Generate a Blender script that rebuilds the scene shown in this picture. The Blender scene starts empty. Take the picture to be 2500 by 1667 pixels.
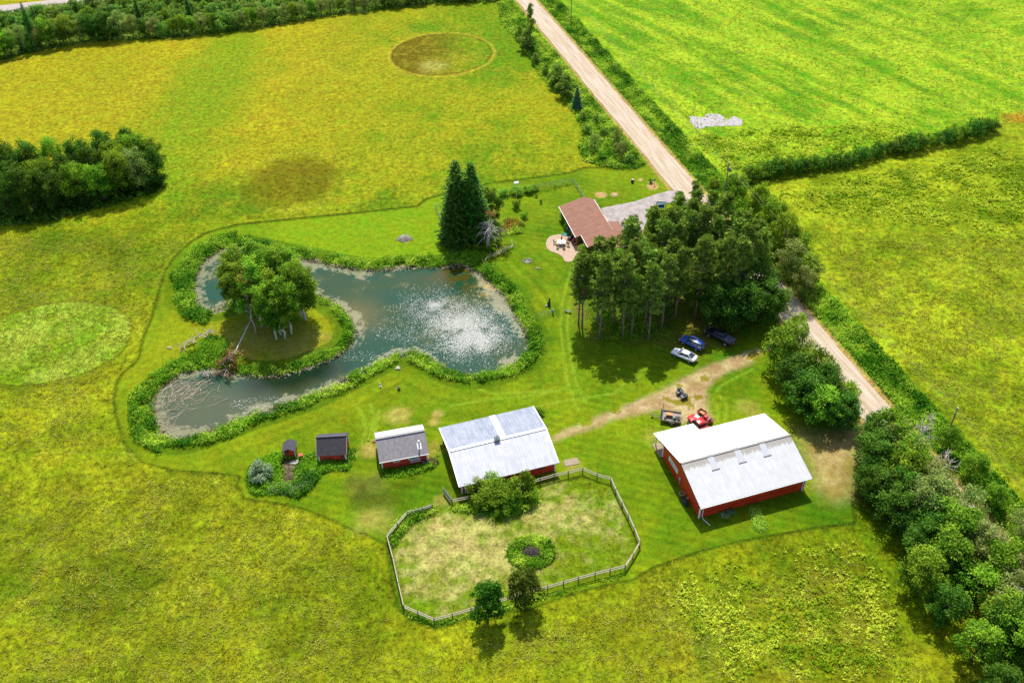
import bpy, math, random
import numpy as np
from mathutils import Matrix, Vector
R = math.radians
SC = bpy.context.scene
# ------------------------------------------------------------------ camera
F_PX, PITCH, ROLL, CAM_H = 2286.0, R(40.5), R(-1.5), 112.0
_fw = np.array([0, math.cos(PITCH), -math.sin(PITCH)]); _up0 = np.array([0, math.sin(PITCH), math.cos(PITCH)]); _rt0 = np.array([1., 0, 0])
_rt = _rt0*math.cos(ROLL)+_up0*math.sin(ROLL); _up = -_rt0*math.sin(ROLL)+_up0*math.cos(ROLL)
cd = bpy.data.cameras.new("camera"); cam = bpy.data.objects.new("camera", cd); SC.collection.objects.link(cam)
M = Matrix.Identity(4)
for i in range(3):
    M[i][0] = _rt[i]; M[i][1] = _up[i]; M[i][2] = -_fw[i]
M[2][3] = CAM_H
cam.matrix_world = M
cd.sensor_width = 36.0; cd.lens = F_PX/2500*36; cd.clip_start = 1; cd.clip_end = 8000
SC.camera = cam
# ------------------------------------------------------------------ sky, sun, exposure
SUN_AZ, SUN_EL = R(91), R(58)          # azimuth counted from +x towards +y
W = bpy.data.worlds.new("World"); SC.world = W; W.use_nodes = True
nt = W.node_tree; bg = nt.nodes["Background"]
sky = nt.nodes.new("ShaderNodeTexSky"); sky.sky_type = 'NISHITA'; sky.sun_disc = False
sky.sun_elevation = SUN_EL; sky.sun_rotation = R(90)-SUN_AZ; sky.air_density = 1.0; sky.dust_density = 1.5
nt.links.new(sky.outputs[0], bg.inputs[0]); bg.inputs[1].default_value = 0.15
sl = bpy.data.lights.new("sun", 'SUN'); sl.energy = 4.6; sl.angle = R(0.55); sl.color = (1.0, 0.95, 0.86)
so = bpy.data.objects.new("sun", sl); SC.collection.objects.link(so)
d = Vector((math.cos(SUN_EL)*math.cos(SUN_AZ), math.cos(SUN_EL)*math.sin(SUN_AZ), math.sin(SUN_EL)))
so.rotation_euler = d.to_track_quat('Z', 'Y').to_euler(); so.location = (0, 200, 200)
SC.view_settings.view_transform = 'Standard'; SC.view_settings.look = 'None'; SC.view_settings.exposure = 0.45; SC.view_settings.gamma = 1.0
SC.render.film_transparent = False
SC.cycles.max_bounces = 5; SC.cycles.diffuse_bounces = 3; SC.cycles.glossy_bounces = 2; SC.cycles.transmission_bounces = 3; SC.cycles.transparent_max_bounces = 4
SC.cycles.caustics_reflective = False; SC.cycles.caustics_refractive = False

def U(x, y, z=0.0):
    """point of the place at height z that the photograph shows at pixel x, y"""
    dd = _fw+_rt*(x-1250)/F_PX-_up*(y-833.5)/F_PX
    t = (z-CAM_H)/dd[2]
    return np.array([0, 0, CAM_H])+dd*t
def UP(pts, z=0.0): return np.array([U(x, y, z)[:2] for x, y in pts])
def proj(P):
    v = np.array(P, float)-np.array([0, 0, CAM_H]); z = v@_fw
    return 1250+F_PX*(v@_rt)/z, 833.5-F_PX*(v@_up)/z
def height_for(base, ty):
    lo, hi = 0.1, 40
    for _ in range(30):
        m = (lo+hi)/2
        if proj((base[0], base[1], m))[1] > ty: lo = m
        else: hi = m
    return m
def T(r, g, b, k=0.52):
    f = lambda c: (c/255/12.92 if c/255 < .04045 else ((c/255+.055)/1.055)**2.4)*k
    return np.array([f(r), f(g), f(b)])
# ------------------------------------------------------------------ object helpers
def link(o, parent=None):
    SC.collection.objects.link(o)
    if parent is not None: o.parent = parent
    return o
def tag(o, label=None, cat=None, group=None, kind=None):
    if label: o["label"] = label
    if cat: o["category"] = cat
    if group: o["group"] = group
    if kind: o["kind"] = kind
    return o
def empty(name, loc, rz=0.0, label=None, cat=None, group=None, scale=None):
    o = bpy.data.objects.new(name, None); o.empty_display_size = 0.5
    o.location = (float(loc[0]), float(loc[1]), float(loc[2]) if len(loc) > 2 else 0.0); o.rotation_euler = (0, 0, rz)
    if scale is not None: o.scale = scale
    link(o); return tag(o, label, cat, group)
class MB:
    def __init__(s): s.v = []; s.f = []; s.m = []; s.n = 0
    def add(s, V, F, mi=0):
        V = [tuple(map(float, p)) for p in V]
        s.f += [tuple(i+s.n for i in f) for f in F]; s.v += V; s.n += len(V); s.m += [mi]*len(F); return s
    def box(s, c, d, rz=0.0, mi=0, rx=0.0, ry=0.0):
        Mx = Matrix.Translation(c) @ Matrix.Rotation(rz, 4, 'Z') @ Matrix.Rotation(ry, 4, 'Y') @ Matrix.Rotation(rx, 4, 'X')
        h = [x/2 for x in d]
        V = [Mx @ Vector((sx*h[0], sy*h[1], sz*h[2])) for sx in (-1, 1) for sy in (-1, 1) for sz in (-1, 1)]
        return s.add(V, [(0, 1, 3, 2), (4, 6, 7, 5), (0, 4, 5, 1), (2, 3, 7, 6), (0, 2, 6, 4), (1, 5, 7, 3)], mi)
    def slab(s, q, th, mi=0):
        q = [np.array(p, float) for p in q]; n = np.cross(q[1]-q[0], q[2]-q[0]); n /= np.linalg.norm(n)
        if n[2] < 0: q = q[::-1]; n = -n
        k = len(q); V = q+[p-n*th for p in q]
        Fs = [tuple(range(k)), tuple(range(2*k-1, k-1, -1))]+[(i, i+k, (i+1) % k+k, (i+1) % k) for i in range(k)]
        return s.add(V, Fs, mi)
    def tube(s, pts, rad, n=6, mi=0, cap=True):
        pts = [np.array(p, float) for p in pts]
        if not hasattr(rad, '__len__'): rad = [rad]*len(pts)
        V = []; Fs = []
        for i, p in enumerate(pts):
            a = pts[max(i-1, 0)]; b = pts[min(i+1, len(pts)-1)]; t = b-a; t /= (np.linalg.norm(t)+1e-9)
            r = np.array([0, 0, 1.]) if abs(t[2]) < .9 else np.array([1., 0, 0])
            x = np.cross(t, r); x /= np.linalg.norm(x); y = np.cross(t, x)
            for k in range(n):
                an = 2*math.pi*k/n; V.append(p+(x*math.cos(an)+y*math.sin(an))*rad[i])
        for i in range(len(pts)-1):
            for k in range(n): Fs.append((i*n+k, i*n+(k+1) % n, (i+1)*n+(k+1) % n, (i+1)*n+k))
        if cap: Fs.append(tuple(range(n-1, -1, -1))); Fs.append(tuple((len(pts)-1)*n+k for k in range(n)))
        return s.add(V, Fs, mi)
    def cyl(s, a, b, r, n=16, mi=0): return s.tube([a, b], r, n, mi)
    def loft(s, secs, mi=0, cap=True):
        n = len(secs[0]); V = [p for q in secs for p in q]; Fs = []
        for i in range(len(secs)-1):
            for k in range(n): Fs.append((i*n+k, (i+1)*n+k, (i+1)*n+(k+1) % n, i*n+(k+1) % n))
        if cap: Fs.append(tuple(range(n))); Fs.append(tuple((len(secs)-1)*n+k for k in range(n-1, -1, -1)))
        return s.add(V, Fs, mi)
    def ball(s, c, r, n=8, mi=0, sq=(1, 1, 1), jit=0.0, rg=None):
        secs = []
        for i in range(1, n):
            ph = math.pi*i/n
            row = []
            for k in range(n+2):
                an = 2*math.pi*k/(n+2); j = 1+(rg.uniform(-jit, jit) if rg else 0)
                row.append((c[0]+r*sq[0]*j*math.sin(ph)*math.cos(an), c[1]+r*sq[1]*j*math.sin(ph)*math.sin(an), c[2]+r*sq[2]*j*math.cos(ph)))
            secs.append(row)
        return s.loft(secs, mi)
    def build(s, name, mats, parent=None, smooth=False, bevel=0.0):
        me = bpy.data.meshes.new(name); me.from_pydata(s.v, [], s.f)
        if not isinstance(mats, (list, tuple)): mats = [mats]
        for m in mats: me.materials.append(m)
        me.polygons.foreach_set("material_index", s.m)
        if smooth: me.polygons.foreach_set("use_smooth", [True]*len(s.f))
        me.update(); o = link(bpy.data.objects.new(name, me), parent)
        if bevel:
            b = o.modifiers.new("bevel", 'BEVEL'); b.width = bevel; b.segments = 2; b.limit_method = 'ANGLE'
        return o
def np_mesh(name, V, F, mats, attrs=None, smooth=False, cols=None):
    """V (n,3), F (m,k) arrays -> mesh"""
    me = bpy.data.meshes.new(name); m, k = F.shape
    me.vertices.add(len(V)); me.vertices.foreach_set("co", np.ascontiguousarray(V, dtype=np.float32).ravel())
    me.loops.add(m*k); me.loops.foreach_set("vertex_index", np.ascontiguousarray(F, dtype=np.int32).ravel())
    me.polygons.add(m); me.polygons.foreach_set("loop_start", np.arange(0, m*k, k, dtype=np.int32))
    if smooth: me.polygons.foreach_set("use_smooth", np.ones(m, dtype=bool))
    me.update(calc_edges=True)
    for mt in (mats if isinstance(mats, (list, tuple)) else [mats]): me.materials.append(mt)
    for nm, a in (attrs or {}).items():
        at = me.attributes.new(nm, 'FLOAT', 'POINT'); at.data.foreach_set("value", np.ascontiguousarray(a, dtype=np.float32))
    for nm, a in (cols or {}).items():
        at = me.attributes.new(nm, 'FLOAT_COLOR', 'POINT')
        c4 = np.ones((len(V), 4), dtype=np.float32); c4[:, :3] = a; at.data.foreach_set("color", c4.ravel())
    return me
ORD = ["first","second","third","fourth","fifth","sixth","seventh","eighth","ninth","tenth","eleventh","twelfth","thirteenth","fourteenth","fifteenth","sixteenth","seventeenth","eighteenth","nineteenth"]
TENS = {2:"twent",3:"thirt",4:"fort",5:"fift",6:"sixt",7:"sevent",8:"eight",9:"ninet"}
def ordinal(n):
    if n <= 19: return ORD[n-1]
    if n > 99: return "hundred-and-"+ordinal(n-100) if n > 100 else "hundredth"
    t, u = divmod(n, 10)
    return TENS[t]+("ieth" if u == 0 else "y-"+ORD[u-1])
# ------------------------------------------------------------------ noise
def _h(ix, iy, s):
    v = np.sin(ix*127.1+iy*311.7+s*74.7)*43758.5453
    return v-np.floor(v)
def vnoise(x, y, sc, seed=0):
    x = x/sc; y = y/sc; ix = np.floor(x); iy = np.floor(y); fx = x-ix; fy = y-iy
    fx = fx*fx*(3-2*fx); fy = fy*fy*(3-2*fy)
    a = _h(ix, iy, seed); b = _h(ix+1, iy, seed); c = _h(ix, iy+1, seed); dd = _h(ix+1, iy+1, seed)
    return (a*(1-fx)+b*fx)*(1-fy)+(c*(1-fx)+dd*fx)*fy
def fbm(x, y, sc, seed=0, o=4):
    r = 0; a = .5; t = 0
    for i in range(o): r = r+a*vnoise(x, y, sc/2**i, seed+i*13.3); t += a; a *= .55
    return r/t
def sstep(a, b, x):
    t = np.clip((x-a)/(b-a), 0, 1); return t*t*(3-2*t)
def seg_d(x, y, a, b):
    dx, dy = b[0]-a[0], b[1]-a[1]; L = dx*dx+dy*dy+1e-9
    t = np.clip(((x-a[0])*dx+(y-a[1])*dy)/L, 0, 1)
    return np.hypot(x-a[0]-t*dx, y-a[1]-t*dy)
def line_d(x, y, P):
    r = np.full(x.shape, 1e9)
    for i in range(len(P)-1): r = np.minimum(r, seg_d(x, y, P[i], P[i+1]))
    return r
def sdf(x, y, P, far=25.0):
    """signed distance to a polygon, negative inside"""
    out = np.full(x.shape, far); lo = P.min(0)-far; hi = P.max(0)+far
    m = (x > lo[0]) & (x < hi[0]) & (y > lo[1]) & (y < hi[1])
    xs, ys = x[m], y[m]; r = np.full(xs.shape, 1e9); ins = np.zeros(xs.shape, bool); n = len(P)
    for i in range(n):
        a, b = P[i], P[(i+1) % n]; r = np.minimum(r, seg_d(xs, ys, a, b))
        c = (a[1] > ys) != (b[1] > ys); dy = b[1]-a[1] if abs(b[1]-a[1]) > 1e-9 else 1e-9
        ins ^= c & (xs < (b[0]-a[0])*(ys-a[1])/dy+a[0])
    out[m] = np.where(ins, -r, r); return out
def smooth_poly(P, it=2):
    for _ in range(it):
        Q = np.roll(P, -1, 0); P = np.stack([P*.75+Q*.25, P*.25+Q*.75], 1).reshape(-1, 2)
    return P
# ------------------------------------------------------------------ materials
def new_mat(name):
    m = bpy.data.materials.new(name); m.use_nodes = True; n = m.node_tree; b = n.nodes["Principled BSDF"]; return m, n, b
def ramp2(n, fac, a, b, p0=0.3, p1=0.7):
    r = n.nodes.new("ShaderNodeValToRGB"); e = r.color_ramp.elements
    e[0].position = p0; e[1].position = p1; e[0].color = (*a, 1); e[1].color = (*b, 1); n.links.new(fac, r.inputs[0]); return r.outputs[0]
def coords(n, kind="Object", scale=(1, 1, 1)):
    tc = n.nodes.new("ShaderNodeTexCoord"); mp = n.nodes.new("ShaderNodeMapping"); mp.inputs["Scale"].default_value = scale
    n.links.new(tc.outputs[kind], mp.inputs[0]); return mp.outputs[0]
def noise_n(n, vec, scale, detail=4, rough=.6):
    t = n.nodes.new("ShaderNodeTexNoise"); t.inputs["Scale"].default_value = scale; t.inputs["Detail"].default_value = detail; t.inputs["Roughness"].default_value = rough
    if vec is not None: n.links.new(vec, t.inputs["Vector"])
    return t.outputs["Fac"]
def mth(n, op, a, b=None, c=None):
    t = n.nodes.new("ShaderNodeMath"); t.operation = op
    for i, q in enumerate((a, b, c)):
        if q is None: continue
        if isinstance(q, (int, float)): t.inputs[i].default_value = q
        else: n.links.new(q, t.inputs[i])
    return t.outputs[0]
def mixc(n, fac, a, b, mode='MIX'):
    t = n.nodes.new("ShaderNodeMix"); t.data_type = 'RGBA'; t.blend_type = mode
    for i, q in ((0, fac), (6, a), (7, b)):
        if isinstance(q, (int, float)): t.inputs[i].default_value = q
        elif hasattr(q, '__len__'): t.inputs[i].default_value = (*q, 1)
        else: n.links.new(q, t.inputs[i])
    return t.outputs[2]
def bump(n, b, h, strength=.4, dist=.05):
    t = n.nodes.new("ShaderNodeBump"); t.inputs["Strength"].default_value = strength; t.inputs["Distance"].default_value = dist
    n.links.new(h, t.inputs["Height"]); n.links.new(t.outputs[0], b.inputs["Normal"])
def mat(name, a, b=None, scale=3.0, rough=.7, bmp=0.0, stretch=(1, 1, 1), metal=0.0, p=(.3, .7), spec=.5, detail=5):
    m, n, bs = new_mat(name); a = tuple(map(float, a))
    if b is None: b = tuple(c*.8 for c in a)
    b = tuple(map(float, b)); f = noise_n(n, coords(n, scale=stretch), scale, detail)
    n.links.new(ramp2(n, f, a, b, *p), bs.inputs["Base Color"]); bs.inputs["Roughness"].default_value = rough; bs.inputs["Metallic"].default_value = metal
    bs.inputs["Specular IOR Level"].default_value = spec
    if bmp: bump(n, bs, f, bmp, .04)
    return m
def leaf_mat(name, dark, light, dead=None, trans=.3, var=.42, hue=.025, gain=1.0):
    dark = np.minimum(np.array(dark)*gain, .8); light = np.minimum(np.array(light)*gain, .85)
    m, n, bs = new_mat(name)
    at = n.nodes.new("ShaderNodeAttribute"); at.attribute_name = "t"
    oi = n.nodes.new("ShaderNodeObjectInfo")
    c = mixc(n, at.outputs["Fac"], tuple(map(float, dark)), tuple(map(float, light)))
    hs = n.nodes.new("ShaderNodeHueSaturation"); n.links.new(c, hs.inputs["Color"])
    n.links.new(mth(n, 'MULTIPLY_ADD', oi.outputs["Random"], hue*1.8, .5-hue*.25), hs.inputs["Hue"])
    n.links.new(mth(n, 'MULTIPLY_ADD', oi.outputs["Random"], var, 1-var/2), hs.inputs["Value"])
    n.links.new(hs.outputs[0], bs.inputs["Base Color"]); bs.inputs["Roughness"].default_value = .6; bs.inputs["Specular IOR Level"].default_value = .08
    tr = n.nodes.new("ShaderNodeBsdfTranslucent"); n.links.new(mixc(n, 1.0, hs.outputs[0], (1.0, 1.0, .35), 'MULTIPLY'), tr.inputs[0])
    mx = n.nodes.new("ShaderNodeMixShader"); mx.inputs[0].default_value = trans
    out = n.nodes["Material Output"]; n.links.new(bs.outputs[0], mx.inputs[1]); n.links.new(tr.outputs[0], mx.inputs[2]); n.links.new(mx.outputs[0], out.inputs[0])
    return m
# ================================================================== GROUND
def K(x0, y0, k, pts): return [(x0+x*k, y0+y*k) for x, y in pts]
POND = smooth_poly(UP([(545,606),(517,619),(491,641),(477,672),(475,708),(480,736),(500,753),(519,756),(548,748),(560,732),(585,722),(640,712),(700,706),(750,708),(787,723),(808,733),(845,760),(866,797),(863,829),(840,856),(797,877),(744,898),(691,914),(617,916),(563,909),(521,893),(468,903),(415,925),(377,957),(370,989),(383,1042),(409,1068),(457,1068),(510,1052),(574,1026),(638,1004),(723,976),(787,951),(850,919),(903,891),(957,866),(999,856),(1031,863),(1063,882),(1116,909),(1169,914),(1222,901),(1265,882),(1291,850),(1291,824),(1262,770),(1235,725),(1210,700),(1190,683),(1172,664),(1150,650),(1121,640),(1087,651),(1000,649),(900,658),(848,652),(764,635),(700,622),(620,606),(575,600)]), 1)
LAWN = UP([(1760,560),(1700,520),(1610,414),(1588,398),(1564,410),(1545,417),(1504,416),(1473,411),(1434,411),(1417,415),(1393,424),(1343,431),(1300,437),(1199,449),(1089,474),(1041,489),(1020,506),(900,519),(800,529),(688,540),(581,551),(511,568),(472,590),(430,627),(407,661),(390,714),(373,779),(357,815),(343,874),(334,888),(306,910),(289,933),(282,980),(289,1020),(308,1084),(351,1127),(425,1146),(530,1153),(590,1160),(583,1185),(600,1215),(680,1226),(745,1240),(800,1262),(850,1286),(905,1306),(950,1330),(960,1420),(975,1480),(1010,1510),(1060,1530),(1110,1515),(1300,1480),(1400,1445),(1500,1420),(1541,1414),(1595,1382),(1701,1345),(1807,1318),(1913,1299),(2020,1281),(2083,1276),(2075,1200),(2090,1120),(2110,1060),(2140,1035),(2100,980),(2000,870),(1950,760),(1850,660)])
posts_px = [(600,325),(725,300),(840,272),(960,243),(1075,214),(1190,185),(1303,155),(1415,122),(1527,98),(1643,70),(1758,118),(1868,148),(1908,240),(1960,345),(2008,440),(2055,545),(2100,655),(2045,750),(1983,845),(1862,875),(1742,905),(1608,940),(1490,975),(1363,1010),(1245,1045),(1115,1080),(985,1120),(870,1152),(750,1187),(600,1232),(455,1270),(325,1215),(212,1165),(170,985),(128,790),(78,605),(160,510),(240,420),(360,392),(440,362)]
POSTS = UP(K(920, 1120, .30608, posts_px), 1.25)
PADD = np.vstack([POSTS])
DRIVE = UP([(2040,850),(1985,770),(1959,751),(1916,800),(1870,840),(1809,862),(1757,886),(1711,904),(1656,929),(1610,953),(1549,978),(1488,1005),(1411,1033),(1350,1058),(1345,1082),(1426,1053),(1479,1033),(1564,1009),(1620,1000),(1650,1035),(1740,1030),(1733,1008),(1726,978),(1724,950),(1745,926),(1778,907),(1827,889),(1870,871),(1916,843),(1990,800)])
BARE = UP([(1930,1030),(1990,1060),(2060,1055),(2130,1020),(2150,1050),(2100,1090),(2078,1150),(2070,1200),(2040,1215),(1990,1190),(1975,1130),(1955,1080)])
GARDEN = smooth_poly(UP([(606,1145),(640,1118),(680,1105),(700,1115),(745,1118),(775,1105),(790,1118),(860,1128),(850,1148),(800,1146),(780,1165),(765,1190),(740,1210),(726,1217),(700,1204),(660,1205),(630,1211),(610,1198),(605,1170)]), 1)
PAVED = UP(K(1300, 380, .21683, [(770,600),(960,560),(1130,530),(1280,480),(1400,440),(1540,403),(1640,400),(1790,560),(1740,540),(1650,522),(1500,545),(1390,570),(1320,610),(1290,660),(1285,740),(1250,840),(1100,900),(950,850),(850,760)]))
PATIO = smooth_poly(UP(K(1300, 380, .21683, [(150,1000),(165,940),(210,905),(300,888),(400,900),(470,940),(590,990),(640,1060),(560,1100),(510,1090),(480,1140),(450,1195),(400,1203),(360,1190),(340,1140),(290,1110),(200,1080),(160,1040)])), 1)
LOT = UP(K(1680, 260, .11905, [(30,240),(80,195),(160,215),(290,235),(390,145),(600,160),(700,190),(760,240),(850,290),(900,205),(1000,230),(1120,265),(1070,400),(800,400),(550,410),(350,420),(220,475),(130,420),(60,360)]))
GROVE_FLOOR = UP([(1395,790),(1440,835),(1590,845),(1700,870),(1830,820),(1900,770),(1850,600),(1760,560),(1660,640),(1480,700),(1400,700)])
TREE_L = UP([(-60,520),(0,545),(120,540),(250,505),(380,470),(400,440),(300,400),(-60,400)])
HEDGE_TOP = UP([(-200,190),(0,151),(69,131),(138,117),(241,103),(344,98),(448,93),(585,76),(682,64),(800,40),(903,31),(1041,10),(1230,4),(1260,-30),(900,-45),(300,-10),(200,5),(21,28),(-200,60)])
ROADSIDE_L = UP([(1262,0),(1215,0),(1225,60),(1262,100),(1290,140),(1320,190),(1370,235),(1405,285),(1430,330),(1412,360),(1425,395),(1460,405),(1500,412),(1545,414),(1588,395),(1533,332)])
RA, RB = U(1283, 0)[:2], U(2147, 1017)[:2]
RDIR = (RB-RA)/np.linalg.norm(RB-RA); RNOR = np.array([-RDIR[1], RDIR[0]])      # RNOR points to the right-hand (east) side
def road_s(x, y): return (x-RA[0])*RNOR[0]+(y-RA[1])*RNOR[1], (x-RA[0])*RDIR[0]+(y-RA[1])*RDIR[1]
C1 = U(1078, 133)[:2]; C1R = (15.2, 15.0)
C2 = U(715, 443)[:2]; C2R = (12.8, 13.0)
C3 = U(125, 834)[:2]; C3R = (14.6, 11.8)
TRK = [UP([(1400,640),(1385,690),(1372,740),(1368,800),(1375,860),(1385,930),(1410,1000)]), UP([(1418,650),(1402,700),(1390,740),(1384,800),(1392,860),(1405,930),(1432,985)]),
       UP([(868,988),(884,1010),(893,1050),(880,1090)]), UP([(905,985),(912,1020),(905,1060),(893,1090)]), UP([(925,1000),(920,1030),(912,1070),(900,1100)]),
       UP([(1100,990),(1200,975),(1300,965),(1370,950)]), UP([(1280,1000),(1340,985),(1400,975),(1500,960)]), UP([(1500,960),(1530,930),(1560,920)]), UP([(1745,960),(1762,940),(1790,925),(1840,900)]),
       UP([(1740,975),(1755,1000),(1750,1035)]), UP([(1755,965),(1775,990),(1768,1040)]), UP([(1000,860),(1100,930),(1200,960),(1350,955)])]
def paint(x, y):
    """returns colour, (speckle, grit, flowers), height and a zone code for points of the ground"""
    n1 = fbm(x, y, 28, 1); n2 = fbm(x, y, 9, 2); n3 = fbm(x, y, 2.4, 3, 3); n4 = fbm(x*1.0, y*1.0, 60, 9, 3)
    rs, rt = road_s(x, y)
    nn = ((n3-.5)*1.2)
    N = x.shape[0]; col = np.zeros((N, 3))
    def over(mask, c): nonlocal col; col = col*(1-mask[:, None])+np.asarray(c)*mask[:, None]
    def mixn(a, b, t): return np.asarray(a)[None]*(1-t[:, None])+np.asarray(b)[None]*t[:, None]
    # meadow base
    far = sstep(120, 230, y)
    m_near = mixn(T(116,138,8), T(188,188,30), sstep(.28, .72, n2*.45+n1*.3+n3*.25))
    m_near = m_near*(1-.3*sstep(.48, .72, fbm(x, y, 14, 31)))[:, None]; og = (sstep(.6, .8, fbm(x, y, 7, 37))*.35)[:, None]; m_near = m_near*(1-og)+T(200,184,44)*og
    m_far = mixn(T(126,160,14), T(186,180,28), sstep(.32, .68, n1*.4+n2*.35+n3*.25))
    m_near = m_near*.9; m_far = m_far*.93
    col = m_near*(1-far[:, None])+m_far*far[:, None]
    # golden field in the upper left and the green band through it
    over(sstep(25, 60, -x)*sstep(185, 200, y)*.55, T(212,182,34))
    band = UP([(585,110),(520,210),(480,290),(400,380),(380,430)])
    bd = line_d(x, y, band); over(sstep(19, 2, bd+12*(n2-.5)+5*(n3-.5))*.75, T(134,166,20))
    # east of the road: lush field with mowing swaths
    east = sstep(8.5, 10.5, rs+nn)
    yb = U(1820, 450); 
    sd0 = U(1750, 50)[:2]; sd1 = U(2350, 330)[:2]; sv = (sd1-sd0)/np.linalg.norm(sd1-sd0); sw = fbm((x*sv[0]+y*sv[1])/9, x*-sv[1]+y*sv[0], 2.6, 44, 3)
    up = mixn(T(112,166,14), T(192,212,46), sstep(.3, .68, sw*.5+n2*.3+n3*.2))
    hp = [U(1820, 440)[:2], U(2440, 305)[:2]]; hl = (y-hp[0][1])-(hp[1][1]-hp[0][1])/(hp[1][0]-hp[0][0])*(x-hp[0][0])
    lo = mixn(T(120,142,10), T(188,194,36), sstep(.3, .68, n1*.3+n2*.4+n3*.3))
    lo = lo*(1-.2*sstep(.5, .7, fbm(x, y, 6, 77)))[:, None]
    ef = np.where(sstep(-1, 2, hl)[:, None] > .5, up, lo)
    col = col*(1-east[:, None])+ef*east[:, None]
    orr = UP([(2470,290),(2600,280)]); over(sstep(4, 1, line_d(x, y, orr))*.8, T(214,150,40))
    # circles in the meadow
    for C, RR, k in ((C1, C1R, 1), (C2, C2R, 2), (C3, C3R, 3)):
        r = np.hypot((x-C[0])/RR[0], (y-C[1])/RR[1]); r = r+.05*(n2-.5)+.03*(n3-.5)
        ins = sstep(1.01, .98, r)
        if k == 1:
            over(ins*sstep(.8, -.6, (x-C[0])/RR[0]+.5*(n2-.5))*.9, T(126,104,8)); over(ins*.3*(n3 > .55), T(190,172,50))
            q = np.hypot((x-C[0]+2)/5, (y-C[1]+8)/5); over(sstep(1.2, .2, q+.7*(n3-.5))*.7, T(205,190,100))
            over(sstep(.05, .0, np.abs(r-1.0))*.8, T(214,184,60)); over(sstep(.04, .0, np.abs(r-.94))*.6*(n3 > .42), T(70,72,4))
        elif k == 2:
            over(ins*sstep(1.1, .55, r+.3*(n3-.5))*.72, T(124,108,8)); over(sstep(.10, .0, np.abs(r-1.0))*.35*(n3 > .45), T(200,190,60))
        else:
            over(ins*.62, mixn(T(150,188,30), T(196,216,84), sstep(.3, .7, n2*.5+n3*.5))); over(sstep(.03, .0, np.abs(r-1.02))*.7, T(104,122,8))
    sp = np.ones(N)*(.75-.3*sstep(150, 230, y)); grit = np.zeros(N); fl = sstep(.45, .72, fbm(x, y, 7, 55))*.9
    fl = np.where(east > .5, fl*.6, fl); fl = fl*(1-.55*far)
    # lawn
    sdl = sdf(x, y, LAWN); sdp = sdf(x, y, POND, 30)
    lawn = sstep(.25, -.25, sdl)*(1-east)
    str1 = .5+.5*np.sin(np.clip(sdp, 0, 30)*2*np.pi/1.5+2*n2); str2 = .5+.5*np.sin((x*.35+y)*2*np.pi/1.7+3*n1)
    st = np.where(sdp < 14, str1, str2)
    lc = mixn(T(86,130,8), T(158,174,24), sstep(.26, .74, n1*.38+n2*.36+fbm(x, y, 4, 61, 3)*.2+st*.08))
    g = np.exp(-((x+45)**2/500+(y-130)**2/400)); lc = lc*(1-.65*g[:, None])+T(190,176,30)*.65*g[:, None]
    stf = .5+.5*np.sin(np.where(sdp < 16, np.clip(sdp, 0, 30), x*.3+y*.95)*2*np.pi/1.9+1.5*n2); lc = lc*(.93+.14*stf*vnoise(x, y, 6, 62)+.04*(n3-.5))[:, None]
    lcN = T(164,192,24)*np.ones((N, 1)); kN = sstep(-75, -40, x)*sstep(5, -10, x)*sstep(150, 160, y)*.6; lc = lc*(1-kN[:, None])+lcN*kN[:, None]
    col = col*(1-lawn[:, None])+lc*lawn[:, None]; sp = sp*(1-lawn*.8); fl = fl*(1-lawn)
    over(sstep(.5, .05, np.abs(sdl-.25))*(1-east)*.8*(sdl > -.15), T(52,80,4))
    for p in TRK: over(sstep(.42, .12, np.abs(line_d(x, y, p)))*.42*lawn, T(176,204,60))
    # dry patches of the lawn around the sheds and the well-worn island
    for (px, py, rr, s_) in ((975,1015,3.2,.7),(1068,1010,1.3,.8),(1060,1030,1.3,.8),(1050,1100,3,.4),(900,1190,4,.5),(905,1270,4,.55),(1395,1130,1.8,.9),(620,830,9,.5),(720,850,7,.45),(1830,1000,3,.4),(860,1110,1.5,.6),(905,1100,2,.8),(1330,1112,1.2,.6),(1600,1065,3,.4),(1080,1225,2,.5)):
        c = U(px, py); over(sstep(1.1, .2, np.hypot(x-c[0], y-c[1])/rr+.9*(n3-.5)+.5*(n2-.5))*s_, T(216,186,104))
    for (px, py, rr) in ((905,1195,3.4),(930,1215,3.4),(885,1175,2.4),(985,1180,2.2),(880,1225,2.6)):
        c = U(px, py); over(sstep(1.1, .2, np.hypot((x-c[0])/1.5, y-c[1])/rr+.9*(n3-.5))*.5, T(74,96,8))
    # paddock
    sdq = sdf(x, y, PADD); pad = sstep(.1, -.5, sdq)
    cq = U(1120, 1350); wq = np.exp(-(((x-cq[0]+1)/11)**2+((y-cq[1])/8)**2)); wq2 = np.exp(-(((x-U(1340,1260)[0])/12)**2+((y-U(1340,1260)[1])/5)**2))
    pc = mixn(T(128,148,20), T(218,196,124), sstep(.36, .70, fbm(x, y, 1.3, 88, 3)*.42+n2*.24+.34*np.maximum(wq, .75*wq2)))
    col = col*(1-pad[:, None])+pc*pad[:, None]; sp = np.where(pad > .5, .6, sp); fl = fl*(1-pad)
    over(sstep(3.4, 1.6, sdf(x, y, UP(K(920,1120,.30608,[(1600,200),(1850,250),(1900,420),(1750,400),(1560,260)])), 10)+3+nn)*pad*.7, T(120,150,24))
    over(sstep(.8, .1, np.abs(sdq)+nn*.5)*.35, T(80,100,10))
    # grove floor
    gf = sstep(1.5, -3, sdf(x, y, GROVE_FLOOR)+3*(n2-.5)); over(gf*.75*sstep(.35, .6, n3*.5+n2*.5), T(150,120,60)); over(gf*.3, T(120,120,30))
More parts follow.
